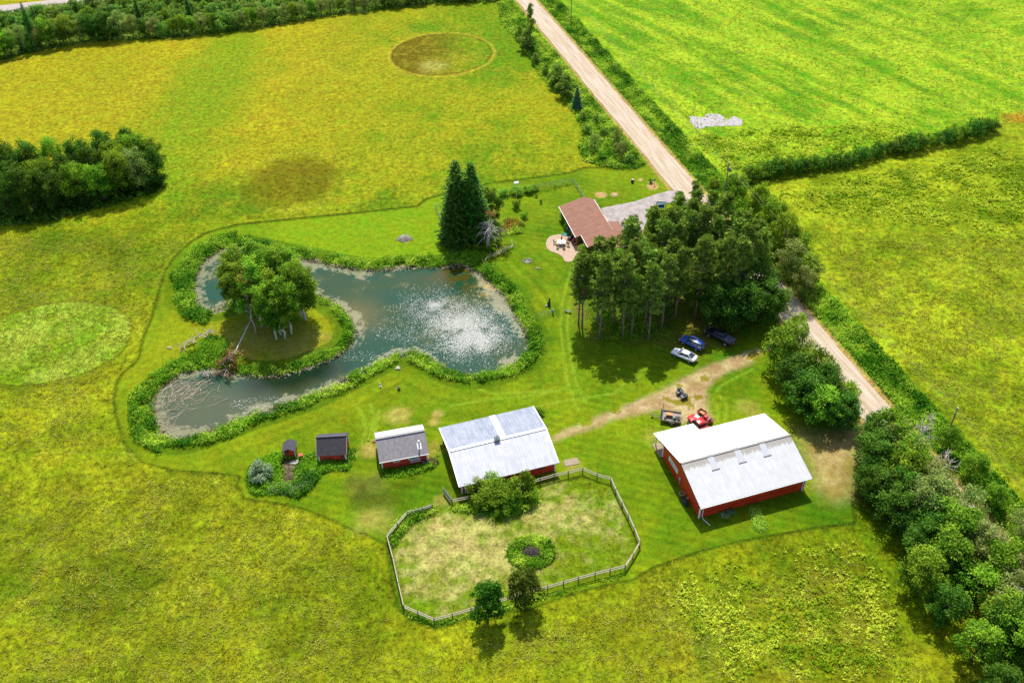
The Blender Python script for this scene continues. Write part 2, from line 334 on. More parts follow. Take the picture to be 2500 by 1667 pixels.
    # gravel and worn earth
    dr = sstep(.7, -.9, sdf(x, y, DRIVE)+1.6*(n3-.5)+.8*(n2-.5)); dcol = mixn(T(196,168,120), T(232,208,166), sstep(.3, .7, n3)); dcol[n3 > .66] = T(168,158,60)
    col = col*(1-.92*dr[:, None])+dcol*.92*dr[:, None]; grit = np.maximum(grit, dr); 
    ba = sstep(2.5, -3, sdf(x, y, BARE)+3*(n2-.5)+2*(n3-.5)); over(ba*.85, mixn(T(186,160,92), T(222,194,140), sstep(.3, .7, n3))); grit = np.maximum(grit, ba*.8)
    sp = sp*(1-grit); fl = fl*(1-grit)
    for (px, py, rr) in ((1564,439,.7),(1592,446,1.0),(1592,456,1.5),(1467,476,1.5),(1500,475,1.0),(1338,1130,1.2)):
        c = U(px, py); q = sstep(1.1, .6, np.hypot(x-c[0], y-c[1])/rr+.6*(n3-.5)); over(q*.9, T(226,190,132)); grit = np.maximum(grit, q)
    # garden bed and hedgerow floors
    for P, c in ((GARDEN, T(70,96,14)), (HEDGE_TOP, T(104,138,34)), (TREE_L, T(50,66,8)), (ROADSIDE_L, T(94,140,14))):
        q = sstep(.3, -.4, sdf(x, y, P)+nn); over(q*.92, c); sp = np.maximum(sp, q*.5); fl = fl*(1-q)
    q = sstep(1.1, .5, np.minimum(np.hypot((x-U(708,1135)[0])/1.6, (y-U(708,1135)[1])/2.2), np.hypot((x-U(705,1165)[0])/1.4, (y-U(705,1165)[1])/1.8))+.5*(n3-.5)); over(q, T(150,124,92))
    # verge of the road
    vr = sstep(10.2, 9.2, np.abs(rs)+nn)*sstep(3.0, 3.6, np.abs(rs)); vr = np.where(rs > 0, vr, vr*sstep(6.2, 5.4, -rs)*(1-lawn))
    over(vr*.95, mixn(T(86,132,12), T(140,180,26), sstep(.35, .65, n3))); fl = fl*(1-vr)
    ev = sstep(4.3, 3.3, np.abs(rs)+.6*(n3-.5)); over(ev*.9, mixn(T(190,160,70), T(224,190,140), n3)); grit = np.maximum(grit, ev); fl = fl*(1-ev)
    # pond bank and bed
    bank = sstep(4.0, 2.8, sdp+nn)*sstep(-.3, .2, sdp); over(bank*.85, T(96,128,14))
    shore = sstep(.9, .1, np.abs(sdp)+.5*(n3-.5)); over(shore*(.25+.6*sstep(.4, .6, n1)), T(196,178,120)); over(sstep(-.3, -1.6, sdp), T(96,100,50)); fl = fl*(sdp > 3); grit = np.maximum(grit, shore)
    # heights
    z = (n3-.5)*.10*(1-lawn)*(1-np.clip(grit, 0, 1))+(n2-.5)*.25*(1-lawn)*(1-dr)*(1-pad)
    tall = (1-lawn)*(1-pad)*(1-sstep(.2, .6, grit))*sstep(3, 3.5, sdp); z = z+tall*.16
    flat = np.maximum.reduce([sstep(5, 3.4, np.abs(rs)), sstep(.8, 0, sdf(x, y, PAVED, 5)), sstep(.8, 0, sdf(x, y, PATIO, 5)), sstep(.8, 0, sdf(x, y, LOT, 5)), sstep(2, 0, line_d(x, y, TOPROAD)-4.6)])
    z = z*(1-flat)
    z = z-.45*sstep(4.0, 5.8, np.abs(rs))*sstep(9.0, 7.0, np.abs(rs))*np.where(rs > 0, 1, .5)*(1-lawn)*(1-flat)
    z = np.where(sdp < 2.2, z*(sdp > .5)-.45*sstep(2.2, -.15, sdp)-1.3*sstep(.1, -5, sdp), z)
    code = np.zeros(N, int)             # 0 meadow
    code[lawn > .5] = 1; code[pad > .5] = 2; code[(dr > .5)] = 3; code[(ba > .55) & (lawn > .5)] = 3; code[sdp < .2] = 4; code[east > .5] = 5; code[sdf(x, y, GARDEN, 5) < 0] = 6
    gg = np.clip(grit, 0, 1)[:, None]; col = col*(np.array([.86, .96, .8])*(1-gg)+gg*np.array([1.0, .97, .9]))
    return col, sp, grit, fl, z, code
TR0, TR1 = U(-350, 62)[:2], U(330, -12)[:2]
TOPROAD = np.array([TR0, TR0*.5+TR1*.5, TR1])
WL = -0.40
def ground_material():
    m, n, bs = new_mat("grass_ground")
    gc = n.nodes.new("ShaderNodeTexCoord").outputs["Object"]
    at = n.nodes.new("ShaderNodeAttribute"); at.attribute_name = "Col"
    a = {}
    for k in ("sp", "grit", "fl"):
        q = n.nodes.new("ShaderNodeAttribute"); q.attribute_name = k; a[k] = q.outputs["Fac"]
    f1 = noise_n(n, gc, .9, 4, .75); f2 = noise_n(n, gc, 2.8, 3, .8); f3 = noise_n(n, gc, .3, 3, .6)
    comb = mth(n, 'ADD', mth(n, 'MULTIPLY', f1, .55), mth(n, 'ADD', mth(n, 'MULTIPLY', f2, .45), mth(n, 'MULTIPLY', f3, .1)))   # mean .55
    amp = mth(n, 'ADD', 2.2, mth(n, 'MULTIPLY', a["sp"], 4.4))
    br = mth(n, 'MAXIMUM', mth(n, 'MULTIPLY_ADD', mth(n, 'SUBTRACT', comb, .55), amp, 1.0), .25)
    cb = n.nodes.new("ShaderNodeCombineColor"); [n.links.new(br, cb.inputs[i]) for i in range(3)]
    c = mixc(n, 1.0, at.outputs["Color"], cb.outputs[0], 'MULTIPLY')
    hs = n.nodes.new("ShaderNodeHueSaturation"); n.links.new(c, hs.inputs["Color"]); n.links.new(mth(n, 'MULTIPLY_ADD', mth(n, 'SUBTRACT', f3, .5), .10, .5), hs.inputs["Hue"])
    c = hs.outputs[0]
    vo = n.nodes.new("ShaderNodeTexVoronoi"); vo.inputs["Scale"].default_value = 3.2; n.links.new(gc, vo.inputs["Vector"])
    dots = mth(n, 'LESS_THAN', vo.outputs["Distance"], mth(n, 'MULTIPLY', mth(n, 'MULTIPLY', a["fl"], .42), mth(n, 'MULTIPLY_ADD', f1, 2, -.35)))
    c = mixc(n, mth(n, 'MULTIPLY', dots, .75), c, tuple(T(232,222,96)))
    g = noise_n(n, gc, 7, 4, .8); gcol = ramp2(n, g, (.55, .52, .46), (1.35, 1.35, 1.35), .35, .65)
    c = mixc(n, mth(n, 'MULTIPLY', a["grit"], .8), c, mixc(n, 1.0, c, gcol, 'MULTIPLY'))
    n.links.new(c, bs.inputs["Base Color"]); bs.inputs["Roughness"].default_value = .85; bs.inputs["Specular IOR Level"].default_value = .04
    bp = n.nodes.new("ShaderNodeBump"); n.links.new(mth(n, 'MULTIPLY_ADD', a["sp"], .75, .12), bp.inputs["Strength"]); bp.inputs["Distance"].default_value = .16
    n.links.new(comb, bp.inputs["Height"]); n.links.new(bp.outputs[0], bs.inputs["Normal"])
    return m
GM = ground_material()
def axis(lo, hi, st, far_lo, far_hi, grow=1.18):
    a = list(np.arange(lo, hi, st)); s = st; p = a[-1]
    while p < far_hi: s *= grow; p += s; a.append(p)
    s = st; p = a[0]; b = []
    while p > far_lo: s *= grow; p -= s; b.append(p)
    return np.array(b[::-1]+a)
AX = axis(-92, 92, .36, -2500, 2500, 1.05)
def yaxis():
    a = list(np.arange(58, 172, .36)); p = a[-1]; s = .36
    while p < 330: s = min(s*1.01, .9); p += s; a.append(p)
    while p < 4000: s *= 1.2; p += s; a.append(p)
    p = a[0]; s = .36; b = []
    while p > -1500: s *= 1.2; p -= s; b.append(p)
    return np.array(b[::-1]+a)
AY = yaxis()
GX, GY = np.meshgrid(AX, AY); gx, gy = GX.ravel(), GY.ravel()
gcol, gsp, ggr, gfl, gz, gcode = paint(gx, gy)
nx, ny = len(AX), len(AY)
ii = (np.arange(ny-1)[:, None]*nx+np.arange(nx-1)[None]).ravel()
GF = np.stack([ii, ii+1, ii+1+nx, ii+nx], 1)
fcode = gcode[GF[:, 0]]
GV = np.stack([gx, gy, gz], 1)
for code, nm in ((0, "meadow"), (1, "lawn"), (2, "paddock_ground"), (3, "dirt_driveway"), (4, "pond_bed"), (5, "roadside_field"), (6, "garden_soil")):
    Fs = GF[fcode == code]
    if not len(Fs): continue
    u, inv = np.unique(Fs, return_inverse=True); inv = inv.reshape(Fs.shape)
    me = np_mesh(nm, GV[u], inv, GM, {"sp": gsp[u], "grit": ggr[u], "fl": gfl[u]}, True, {"Col": gcol[u]})
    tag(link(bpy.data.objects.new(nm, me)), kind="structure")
def ground_i(x, y):
    x = np.atleast_1d(np.array(x, float)); y = np.atleast_1d(np.array(y, float))
    ix = np.clip(np.searchsorted(AX, x), 1, nx-1); iy = np.clip(np.searchsorted(AY, y), 1, ny-1)
    ix -= (x-AX[ix-1]) < (AX[ix]-x); iy -= (y-AY[iy-1]) < (AY[iy]-y)
    return iy*nx+ix
def ground_z(x, y): return gz[ground_i(x, y)]
# ------------------------------------------------------------------ pond water
wx, wy = np.arange(POND[:, 0].min()-1, POND[:, 0].max()+1, .4), np.arange(POND[:, 1].min()-1, POND[:, 1].max()+1, .4)
X2, Y2 = np.meshgrid(wx, wy); x2, y2 = X2.ravel(), Y2.ravel(); sw_ = sdf(x2, y2, POND, 40)
def water_col(x, y, s):
    n2 = fbm(x, y, 6, 21); n3 = fbm(x, y, 1.5, 22, 3); n1 = fbm(x*.6, y*1.4, 14, 24)
    c = np.ones((len(x), 1))*T(32,88,62)
    def over(m, q): nonlocal c; c = c*(1-m[:, None])+np.asarray(q)*m[:, None]
    over(sstep(.45, .65, n1)*.5, T(74,92,34)); over(sstep(.55, .7, n2)*.35, T(118,116,52))
    w = sstep(-25, -52, x); over(w*.8*sstep(125, 118, y), T(104,112,84)); tree_shade = np.exp(-(line_d(x, y, UP([(640,930),(720,925),(800,895)]))/3.5)**2); over(tree_shade*.75, T(30,38,20))  # shade and reflection of the island trees painted dark into the water colour
    ns = np.clip(sstep(.42, .6, fbm(x, y, 16, 27))+sstep(-45, -62, x)+.2, 0, 1); alg = np.clip(sstep(-3.2, -.2, s+2*(n2-.5))*ns*.75+.3*sstep(.5, .7, n2)-.8*tree_shade, 0, 1)
    k = np.exp(-(((x-U(1130,665)[0])/7)**2+((y-U(1130,665)[1])/5)**2)); over(np.clip(k*1.3, 0, 1)*.8*sstep(.3, .6, n3), T(96,86,14))
    k = np.exp(-(((x-U(1195,700)[0])/2)**2+((y-U(1195,700)[1])/2)**2)); over(np.clip(k*1.3, 0, 1)*(n3 > .45), T(214,180,80))
    k = np.exp(-(((x-U(860,770)[0])/5)**2+((y-U(860,770)[1])/5)**2)); over(np.clip(k*1.2, 0, 1)*.5, T(150,130,70))
    return c, alg
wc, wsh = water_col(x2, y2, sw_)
def water_mat():
    m, n, bs = new_mat("pond_water"); gc = n.nodes.new("ShaderNodeTexCoord").outputs["Object"]
    at = n.nodes.new("ShaderNodeAttribute"); at.attribute_name = "Col"; sh = n.nodes.new("ShaderNodeAttribute"); sh.attribute_name = "sh"
    f = noise_n(n, gc, 4.5, 4, .75); v = mth(n, 'MULTIPLY_ADD', f, 1.0, .5)
    g = noise_n(n, gc, .9, 5, .75); thr = n.nodes.new("ShaderNodeMath"); thr.operation = 'MULTIPLY'; thr.use_clamp = True
    n.links.new(mth(n, 'ADD', mth(n, 'ADD', sh.outputs["Fac"], mth(n, 'MULTIPLY', mth(n, 'SUBTRACT', g, .5), 2.2)), -.42), thr.inputs[0]); thr.inputs[1].default_value = 3.5
    base = mixc(n, mth(n, 'MULTIPLY', thr.outputs[0], .62), at.outputs["Color"], mixc(n, g, tuple(T(110,120,50)), tuple(T(196,184,140))))
    cb = n.nodes.new("ShaderNodeCombineColor"); [n.links.new(v, cb.inputs[i]) for i in range(3)]
    n.links.new(mixc(n, 1.0, base, cb.outputs[0], 'MULTIPLY'), bs.inputs["Base Color"])
    n.links.new(mth(n, 'MULTIPLY_ADD', thr.outputs[0], .4, .08), bs.inputs["Roughness"]); bs.inputs["IOR"].default_value = 1.33; bs.inputs["Specular IOR Level"].default_value = .5
    w = n.nodes.new("ShaderNodeTexWave"); w.inputs["Scale"].default_value = 1.1; w.inputs["Distortion"].default_value = 3.0; w.inputs["Detail"].default_value = 2; n.links.new(gc, w.inputs["Vector"])
    h = mth(n, 'ADD', mth(n, 'MULTIPLY', w.outputs["Fac"], .25), noise_n(n, gc, 3.0, 3, .6))
    bump(n, bs, h, .28, .05)
    return m
WM = water_mat(); wi = (np.arange(len(wy)-1)[:, None]*len(wx)+np.arange(len(wx)-1)[None]).ravel()
WF = np.stack([wi, wi+1, wi+1+len(wx), wi+len(wx)], 1); WF = WF[(sw_[WF] < 1.2).all(1)]
u, inv = np.unique(WF, return_inverse=True); inv = inv.reshape(WF.shape)
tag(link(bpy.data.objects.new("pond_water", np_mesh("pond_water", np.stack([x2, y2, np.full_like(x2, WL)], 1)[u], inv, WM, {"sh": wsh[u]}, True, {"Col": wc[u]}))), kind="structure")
# ------------------------------------------------------------------ roads and hard surfaces
def strip(name, A, B, half, material, z=.09, crown=.06, seg=160, kind="structure", rag=.15, ext=(0, 0)):
    A, B = np.array(A, float), np.array(B, float); L = np.linalg.norm(B-A); dr = (B-A)/L; ang = math.atan2(dr[1], dr[0])
    vs = []; fs = []; rg = random.Random(3); cols = [-1, -.55, 0, .55, 1]
    for i in range(seg+1):
        s = -ext[0]+(L+ext[0]+ext[1])*i/seg; w = half+rg.uniform(-rag, rag)
        for c in cols: vs.append((s, c*(w if abs(c) == 1 else half), z+crown*(1-c*c)-(.02 if abs(c) == 1 else 0)))
    for i in range(seg):
        for k in range(4): fs.append((i*5+k, (i+1)*5+k, (i+1)*5+k+1, i*5+k+1))
    me = bpy.data.meshes.new(name); me.from_pydata(vs, [], fs); me.materials.append(material); me.polygons.foreach_set("use_smooth", [True]*len(fs))
    o = link(bpy.data.objects.new(name, me)); o.location = (A[0], A[1], 0); o.rotation_euler = (0, 0, ang); return tag(o, kind=kind)
def road_mat(name, c0, c1, st=(.06, 1.5, 1)):
    m, n, bs = new_mat(name); v = coords(n, scale=st); f = noise_n(n, v, 2.2, 4, .6); v2 = coords(n); g = noise_n(n, v2, 5, 5, .8)
    c = ramp2(n, f, tuple(c0), tuple(c1), .35, .65); gm = ramp2(n, g, (.72, .7, .68), (1.2, 1.2, 1.2), .3, .7)
    n.links.new(mixc(n, .7, c, mixc(n, 1.0, c, gm, 'MULTIPLY')), bs.inputs["Base Color"]); bs.inputs["Roughness"].default_value = .9; bs.inputs["Specular IOR Level"].default_value = .1
    bump(n, bs, g, .3, .04); return m
GRAVEL = road_mat("gravel_road", T(216,190,154), T(250,234,212)); ASPH = road_mat("pale_asphalt", T(186,174,170), T(226,214,208), (.3, .3, 1))
strip("gravel_road", RA, RB, 2.95, GRAVEL, ext=(400, 400), seg=400)
strip("side_road", TR0, TR1, 3.6, road_mat("side_road_gravel", T(206,190,184), T(232,220,212)), ext=(300, 12), seg=200)
def sheet(name, P, z, material, kind="structure", th=0.0, rag=0.0):
    P = np.array(P)
    if rag:
        rg = np.random.RandomState(5); Q = []
        for i in range(len(P)):
            a, b = P[i], P[(i+1) % len(P)]; k = max(1, int(np.linalg.norm(b-a)/.6))
            for j in range(k): Q.append(a+(b-a)*j/k+rg.uniform(-rag, rag, 2))
        P = np.array(Q)
    mb = MB(); c = P.mean(0); V = [(p[0]-c[0], p[1]-c[1], 0) for p in P]; k = len(V)
    if th: mb.add(V+[(a, b, -th) for a, b, _ in V], [tuple(range(k)), tuple(range(2*k-1, k-1, -1))]+[(i, (i+1) % k, (i+1) % k+k, i+k) for i in range(k)])
    else: mb.add(V, [tuple(range(k))])
    o = mb.build(name, material); o.location = (c[0], c[1], z); return tag(o, kind=kind)
sheet("paved_driveway", PAVED, .17, ASPH, th=.2)
sheet("patio", PATIO, .10, road_mat("patio_concrete", T(222,190,160), T(242,214,186), (.5, .5, 1)), th=.15)
sheet("gravel_patch", LOT, .05, road_mat("pale_gravel", T(190,184,184), T(236,230,226), (.5, .5, 1)), th=.1, rag=.35)
# ================================================================== VEGETATION
def unit(v): return v/(np.linalg.norm(v, axis=-1, keepdims=True)+1e-9)
def leaf_quads(P, nrm, size, rg, asp=.55, jit=.6):
    n = len(P); nn = unit(nrm+rg.normal(size=(n, 3))*jit); t = unit(np.cross(nn, rg.normal(size=(n, 3)))); b = np.cross(nn, t)
    s = (size*rg.uniform(.65, 1.35, n))[:, None]*.5
    V = np.stack([P+t*s, P+b*s*asp, P-t*s, P-b*s*asp], 1).reshape(-1, 3)
    return V, np.arange(4*n).reshape(n, 4), np.repeat(rg.uniform(0, 1, n), 4)
def join(L):
    V = []; Fq = []; tt = []; k = 0
    for v, f, t in L: V.append(v); Fq.append(f+k); tt.append(t); k += len(v)
    return np.concatenate(V), np.concatenate(Fq), np.concatenate(tt)
def sph(n, rg): return unit(rg.normal(size=(n, 3)))
MAT = {}
MAT['leaf'] = leaf_mat("broadleaf_foliage", T(66,116,8), T(190,216,62), trans=.4, gain=1.45)
MAT['leaf_pale'] = leaf_mat("pale_foliage", T(116,142,48), T(220,226,130), trans=.4, gain=1.2)
MAT['leaf_dark'] = leaf_mat("dark_foliage", T(44,92,16), T(134,172,56), trans=.38, gain=1.4)
MAT['leaf_top'] = leaf_mat("bushy_foliage", T(96,148,36), T(202,226,104), trans=.4, gain=1.25)
MAT['pine'] = leaf_mat("pine_needles", T(60,98,22), T(172,196,80), trans=.28, hue=.012, var=.35, gain=1.7)
MAT['spruce'] = leaf_mat("spruce_needles", T(36,88,20), T(122,164,52), trans=.15, gain=1.3)
MAT['blue'] = leaf_mat("blue_spruce_needles", T(56,116,66), T(134,180,124), trans=.1)
MAT['willow'] = leaf_mat("willow_foliage", T(60,128,14), T(140,196,60), trans=.35)
MAT['silver'] = leaf_mat("silver_foliage", T(140,174,112), T(236,244,204), trans=.3)
MAT['weed'] = leaf_mat("weed_foliage", T(84,146,14), T(204,232,76), hue=0, var=0, trans=.4, gain=1.6)
MAT['weed_dark'] = leaf_mat("dark_weed_foliage", T(52,122,10), T(150,204,44), hue=0, var=0, trans=.4, gain=1.5)
MAT['bright'] = leaf_mat("bright_foliage", T(112,176,24), T(212,240,84), trans=.42, gain=1.3)
MAT['dead'] = leaf_mat("dead_leaves", T(150,90,50), T(220,150,96), trans=.2)
MAT['orange'] = leaf_mat("orange_leaves", T(180,104,20), T(236,160,60), trans=.2)
MAT['straw'] = leaf_mat("straw", T(168,150,110), T(236,220,180), trans=.1)
MAT['bark'] = mat("bark", T(112,98,82), T(70,58,48), 4, .9)
MAT['birch'] = mat("birch_bark", T(255,252,246,.8), T(170,162,156,.7), 3, .8, p=(.3, .75))
MAT['bare'] = mat("bare_wood", T(226,216,200,.8), T(176,164,150,.7), 5, .9)
def tree_tubes(segs, n=5):
    """segs: (list of points, list of radii)"""
    mb = MB()
    for pts, rad in segs: mb.tube(pts, rad, n)
    return mb
def mb_mesh(mb, name, material):
    me = bpy.data.meshes.new(name); me.from_pydata(mb.v, [], mb.f); me.materials.append(material); me.polygons.foreach_set("use_smooth", [True]*len(mb.f)); me.update(); return me
def limb(a, b, rg, sag=.1, k=4):
    a = np.array(a, float); b = np.array(b, float); P = [a+(b-a)*i/k+rg.normal(size=3)*np.linalg.norm(b-a)*sag*(0 if i in (0, k) else 1)*.4 for i in range(k+1)]
    return P
class Kind:
    def __init__(s, parts): s.parts = parts      # list of (name, mesh)
def broad(seed, H=10., Rr=4., base=.15, nb=26, nl=4200, leafs='leaf', size=.42, bark='bark', tr=.16, shape=1.0, bb=.30):
    nb = int(nb*2.1); bb *= .76; nl = int(nl*1.25); size *= .92
    rg = np.random.RandomState(seed); z0 = H*base; zc = (H+z0)/2; hz = (H-z0)/2
    dirs = sph(nb, rg); rad = rg.uniform(.45, .92, nb)[:, None]
    C = dirs*rad*np.array([Rr, Rr, hz]); C[:, :2] *= (1-.35*shape*np.clip(C[:, 2:3]/hz, -1, 1)); C[:, 2] += zc
    br = rg.uniform(bb*.75, bb*1.3, nb)*Rr
    w = br**2; cnt = (w/w.sum()*nl).astype(int)
    L = []
    for c, r, k in zip(C, br, cnt):
        dd = sph(k, rg); dd[:, 2] = np.abs(dd[:, 2])*np.where(rg.rand(k) < .72, 1, -1); rr = r*rg.uniform(.5, 1.0, k)[:, None]*np.where(rg.rand(k) < .15, 1.35, 1)[:, None]
        P = c+dd*rr*np.array([1, 1, .8]); P += rg.normal(size=P.shape)*.08*Rr*.5
        P[:, 2] = np.maximum(P[:, 2], .2)
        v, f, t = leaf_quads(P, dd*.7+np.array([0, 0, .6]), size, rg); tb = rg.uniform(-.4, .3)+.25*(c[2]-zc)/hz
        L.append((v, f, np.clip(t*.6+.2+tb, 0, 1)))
    V, Fq, t = join(L)
    segs = [(limb((0, 0, -.3), (rg.normal()*.3, rg.normal()*.3, H*.72), rg, .06, 6), [tr*H*.12*(1-.8*i/6)+.02 for i in range(7)])]
    for c in C[:14]: segs.append((limb((0, 0, max(z0, c[2]*.6)), c, rg), [.09, .07, .05, .035, .02]))
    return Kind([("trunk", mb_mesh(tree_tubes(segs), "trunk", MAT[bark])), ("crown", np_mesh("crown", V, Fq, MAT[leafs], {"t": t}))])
def pine(seed, H=17., Rr=2.9, clear=.4):
    rg = np.random.RandomState(seed); segs = []; bs = []; L = []
    lean = rg.normal(size=2)*.25; tp = lambda z: np.array([lean[0]*z/H*1.5, lean[1]*z/H*1.5, z])
    segs.append(([tp(z) for z in np.linspace(-.3, H*.97, 8)], list(np.linspace(.20, .035, 8))))
    z = H*clear
    while z < H*.98:
        u = (z-H*clear)/(H*(1-clear)); rl = Rr*(1-u**1.7*.8)*rg.uniform(.6, 1.2)
        for k in range(rg.randint(4, 6)):
            an = rg.uniform(0, 2*math.pi); q = rl*rg.uniform(.55, 1.1); e = tp(z)+np.array([math.cos(an)*q, math.sin(an)*q, q*.22+.1])
            pts = limb(tp(z-.1), e, rg, .12, 3); segs.append((pts, [.05, .04, .03, .015]))
            for j in range(rg.randint(3, 6)):
                f = rg.uniform(.45, 1.05); c = tp(z)*(1-f)+e*f+rg.normal(size=3)*np.array([.38, .38, .18]); m = 15
                dd = sph(m, rg); dd[:, 2] = dd[:, 2]*.6+.35
                v, ff, t = leaf_quads(c+dd*.2, np.cross(dd, sph(m, rg)), .58, rg, .22, .1)
                # needles point outwards from the tuft
                dn = unit(dd); s = .36*rg.uniform(.8, 1.2, m)[:, None]; sd = unit(np.cross(dn, sph(m, rg)))*.10
                v = np.stack([c+dn*.04+sd*.3, c+dn*s+sd, c+dn*s*1.45, c+dn*s-sd], 1).reshape(-1, 3)
                L.append((v, ff, np.repeat(rg.uniform(.1, 1, 1), 4*m)*.7+t*.3))
        z += rg.uniform(.55, .85)
    z = H*.18
    while z < H*clear+3.2:                      # dead snags below the crown
        an = rg.uniform(0, 2*math.pi); q = rg.uniform(.5, 1.9); segs.append(([tp(z), tp(z)+np.array([math.cos(an)*q, math.sin(an)*q, .1*q])], [.05, .025])); z += rg.uniform(.25, .6)
    V, Fq, t = join(L)
    return Kind([("trunk", mb_mesh(tree_tubes(segs, 5), "trunk", MAT['barkp'])), ("crown", np_mesh("crown", V, Fq, MAT['pine'], {"t": t}))])
MAT['barkp'] = mat("pine_bark", T(196,170,146), T(130,108,92), 4, .9)
def spruce(seed, H=18., Rr=3.4, leafs='spruce', dens=1.0, fat=1.2):
    rg = np.random.RandomState(seed); segs = [([(0, 0, -.3), (0, 0, H*.5), (0, 0, H*.98)], [.24*H/18, .14*H/18, .02])]; L = []
    z = H*.04
    while z < H*.985:
        u = z/H; rl = Rr*(1-u)**(.8/fat)*(1-.25*max(0, .12-u)/.12)+.12; nbr = int((7+8*(1-u))*dens)
        a0 = rg.uniform(0, 6.28)
        for k in range(nbr):
            an = a0+2*math.pi*k/nbr+rg.normal()*.12; q = rl*rg.uniform(.72, 1.12); m = max(3, int(q*7*dens)); f = rg.uniform(.12, 1, m)**.7
            dr = np.array([math.cos(an), math.sin(an), 0]); sidev = np.array([-dr[1], dr[0], 0])
            P = np.array([0, 0, z])+dr*(q*f)[:, None]+sidev*(rg.normal(size=m)*.22*(1.1-f)*q*.6)[:, None]; P[:, 2] += -.28*q*f+.12*q*f**3+rg.normal(size=m)*.06
            v, ff, t = leaf_quads(P, np.array([0, 0, 1.])+dr*.5, .5*(.6+.4*H/18), rg, .42, .35); L.append((v, ff, t*.6+.4*f.mean()*rg.uniform(.3, 1)))
        z += .36*(H/18)**.5*rg.uniform(.8, 1.2)
    V, Fq, t = join(L)
    return Kind([("trunk", mb_mesh(tree_tubes(segs), "trunk", MAT['bark'])), ("crown", np_mesh("crown", V, Fq, MAT[leafs], {"t": t}))])
def bare_tree(seed, H=10., spread=3.5, n=26, mname='bare', low=.25):
    rg = np.random.RandomState(seed); segs = [(limb((0, 0, -.3), (rg.normal()*.5, rg.normal()*.5, H), rg, .05, 6), list(np.linspace(.2, .03, 7)))]
    for i in range(n):
        z = H*rg.uniform(low, .95); an = rg.uniform(0, 6.28); q = spread*(1.15-z/H)*rg.uniform(.5, 1.1); e = np.array([math.cos(an)*q, math.sin(an)*q, z+q*rg.uniform(.1, .8)])
        P = limb((0, 0, z), e, rg, .25, 4); segs.append((P, [.08, .06, .045, .03, .015]))
        for j in range(3):
            b = P[rg.randint(1, 4)]; segs.append((limb(b, b+rg.normal(size=3)*np.array([.6, .6, .5])*q*.5+np.array([0, 0, .3]), rg, .2, 2), [.035, .025, .012]))
    return segs
CNT = {}
def plant(kind, name, loc, h, H0, label=None, cat="tree", group=None, rz=None, wid=1.0, z=None):
    """a copy of a tree kind with copies of its parts (shared meshes)"""
    s = h/H0; rz = random.uniform(0, 6.28) if rz is None else rz
    zz = float(ground_z(loc[0], loc[1])[0]) if z is None else z
    e = empty(name, (loc[0], loc[1], zz), rz, label, cat, group, (s*wid, s*wid, s))
    for nm, me in kind.parts: link(bpy.data.objects.new(nm, me), e)
    return e
random.seed(7)
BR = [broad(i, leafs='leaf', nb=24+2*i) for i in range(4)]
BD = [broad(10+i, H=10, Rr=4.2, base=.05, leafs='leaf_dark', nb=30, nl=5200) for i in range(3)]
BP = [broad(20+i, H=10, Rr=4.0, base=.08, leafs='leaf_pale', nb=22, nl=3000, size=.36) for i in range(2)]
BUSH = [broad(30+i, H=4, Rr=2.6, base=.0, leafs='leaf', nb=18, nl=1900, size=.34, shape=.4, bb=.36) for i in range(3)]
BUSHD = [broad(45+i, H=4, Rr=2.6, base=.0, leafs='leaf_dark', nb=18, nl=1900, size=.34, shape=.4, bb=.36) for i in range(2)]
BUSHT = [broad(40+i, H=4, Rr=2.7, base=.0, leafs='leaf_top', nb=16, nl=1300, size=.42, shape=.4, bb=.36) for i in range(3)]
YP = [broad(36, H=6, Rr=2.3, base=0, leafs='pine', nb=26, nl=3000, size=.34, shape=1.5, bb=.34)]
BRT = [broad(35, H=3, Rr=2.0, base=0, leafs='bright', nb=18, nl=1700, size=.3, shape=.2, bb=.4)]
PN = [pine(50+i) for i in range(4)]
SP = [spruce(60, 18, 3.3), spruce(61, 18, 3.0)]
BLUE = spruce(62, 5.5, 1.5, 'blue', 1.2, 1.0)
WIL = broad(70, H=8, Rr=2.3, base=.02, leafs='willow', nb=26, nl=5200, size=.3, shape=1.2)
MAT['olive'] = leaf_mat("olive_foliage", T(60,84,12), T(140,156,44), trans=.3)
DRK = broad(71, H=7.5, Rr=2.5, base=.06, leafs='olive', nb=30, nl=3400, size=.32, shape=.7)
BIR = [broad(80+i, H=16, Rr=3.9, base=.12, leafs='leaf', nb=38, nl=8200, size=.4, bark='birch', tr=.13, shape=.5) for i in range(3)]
SIL = broad(85, H=3.6, Rr=2.0, base=0, leafs='silver', nb=20, nl=2200, size=.28, shape=.4, bb=.36)
def at(px, py): return U(px, py)[:2]
# a row of trees whose labels run from left to right
def row(items, noun, where, group, cat="tree", name="broadleaf_tree"):
    """items: (px, py, height, kind, H0, look, wid)"""
    items = sorted(items, key=lambda q: q[0])
    for i, (px, py, h, k, H0, look, wid) in enumerate(items):
        plant(k, name, at(px, py), h, H0, f"{look} {noun} {where}, {ordinal(i+1)} from the left", cat, group, wid=wid)
rr = random.Random(11)
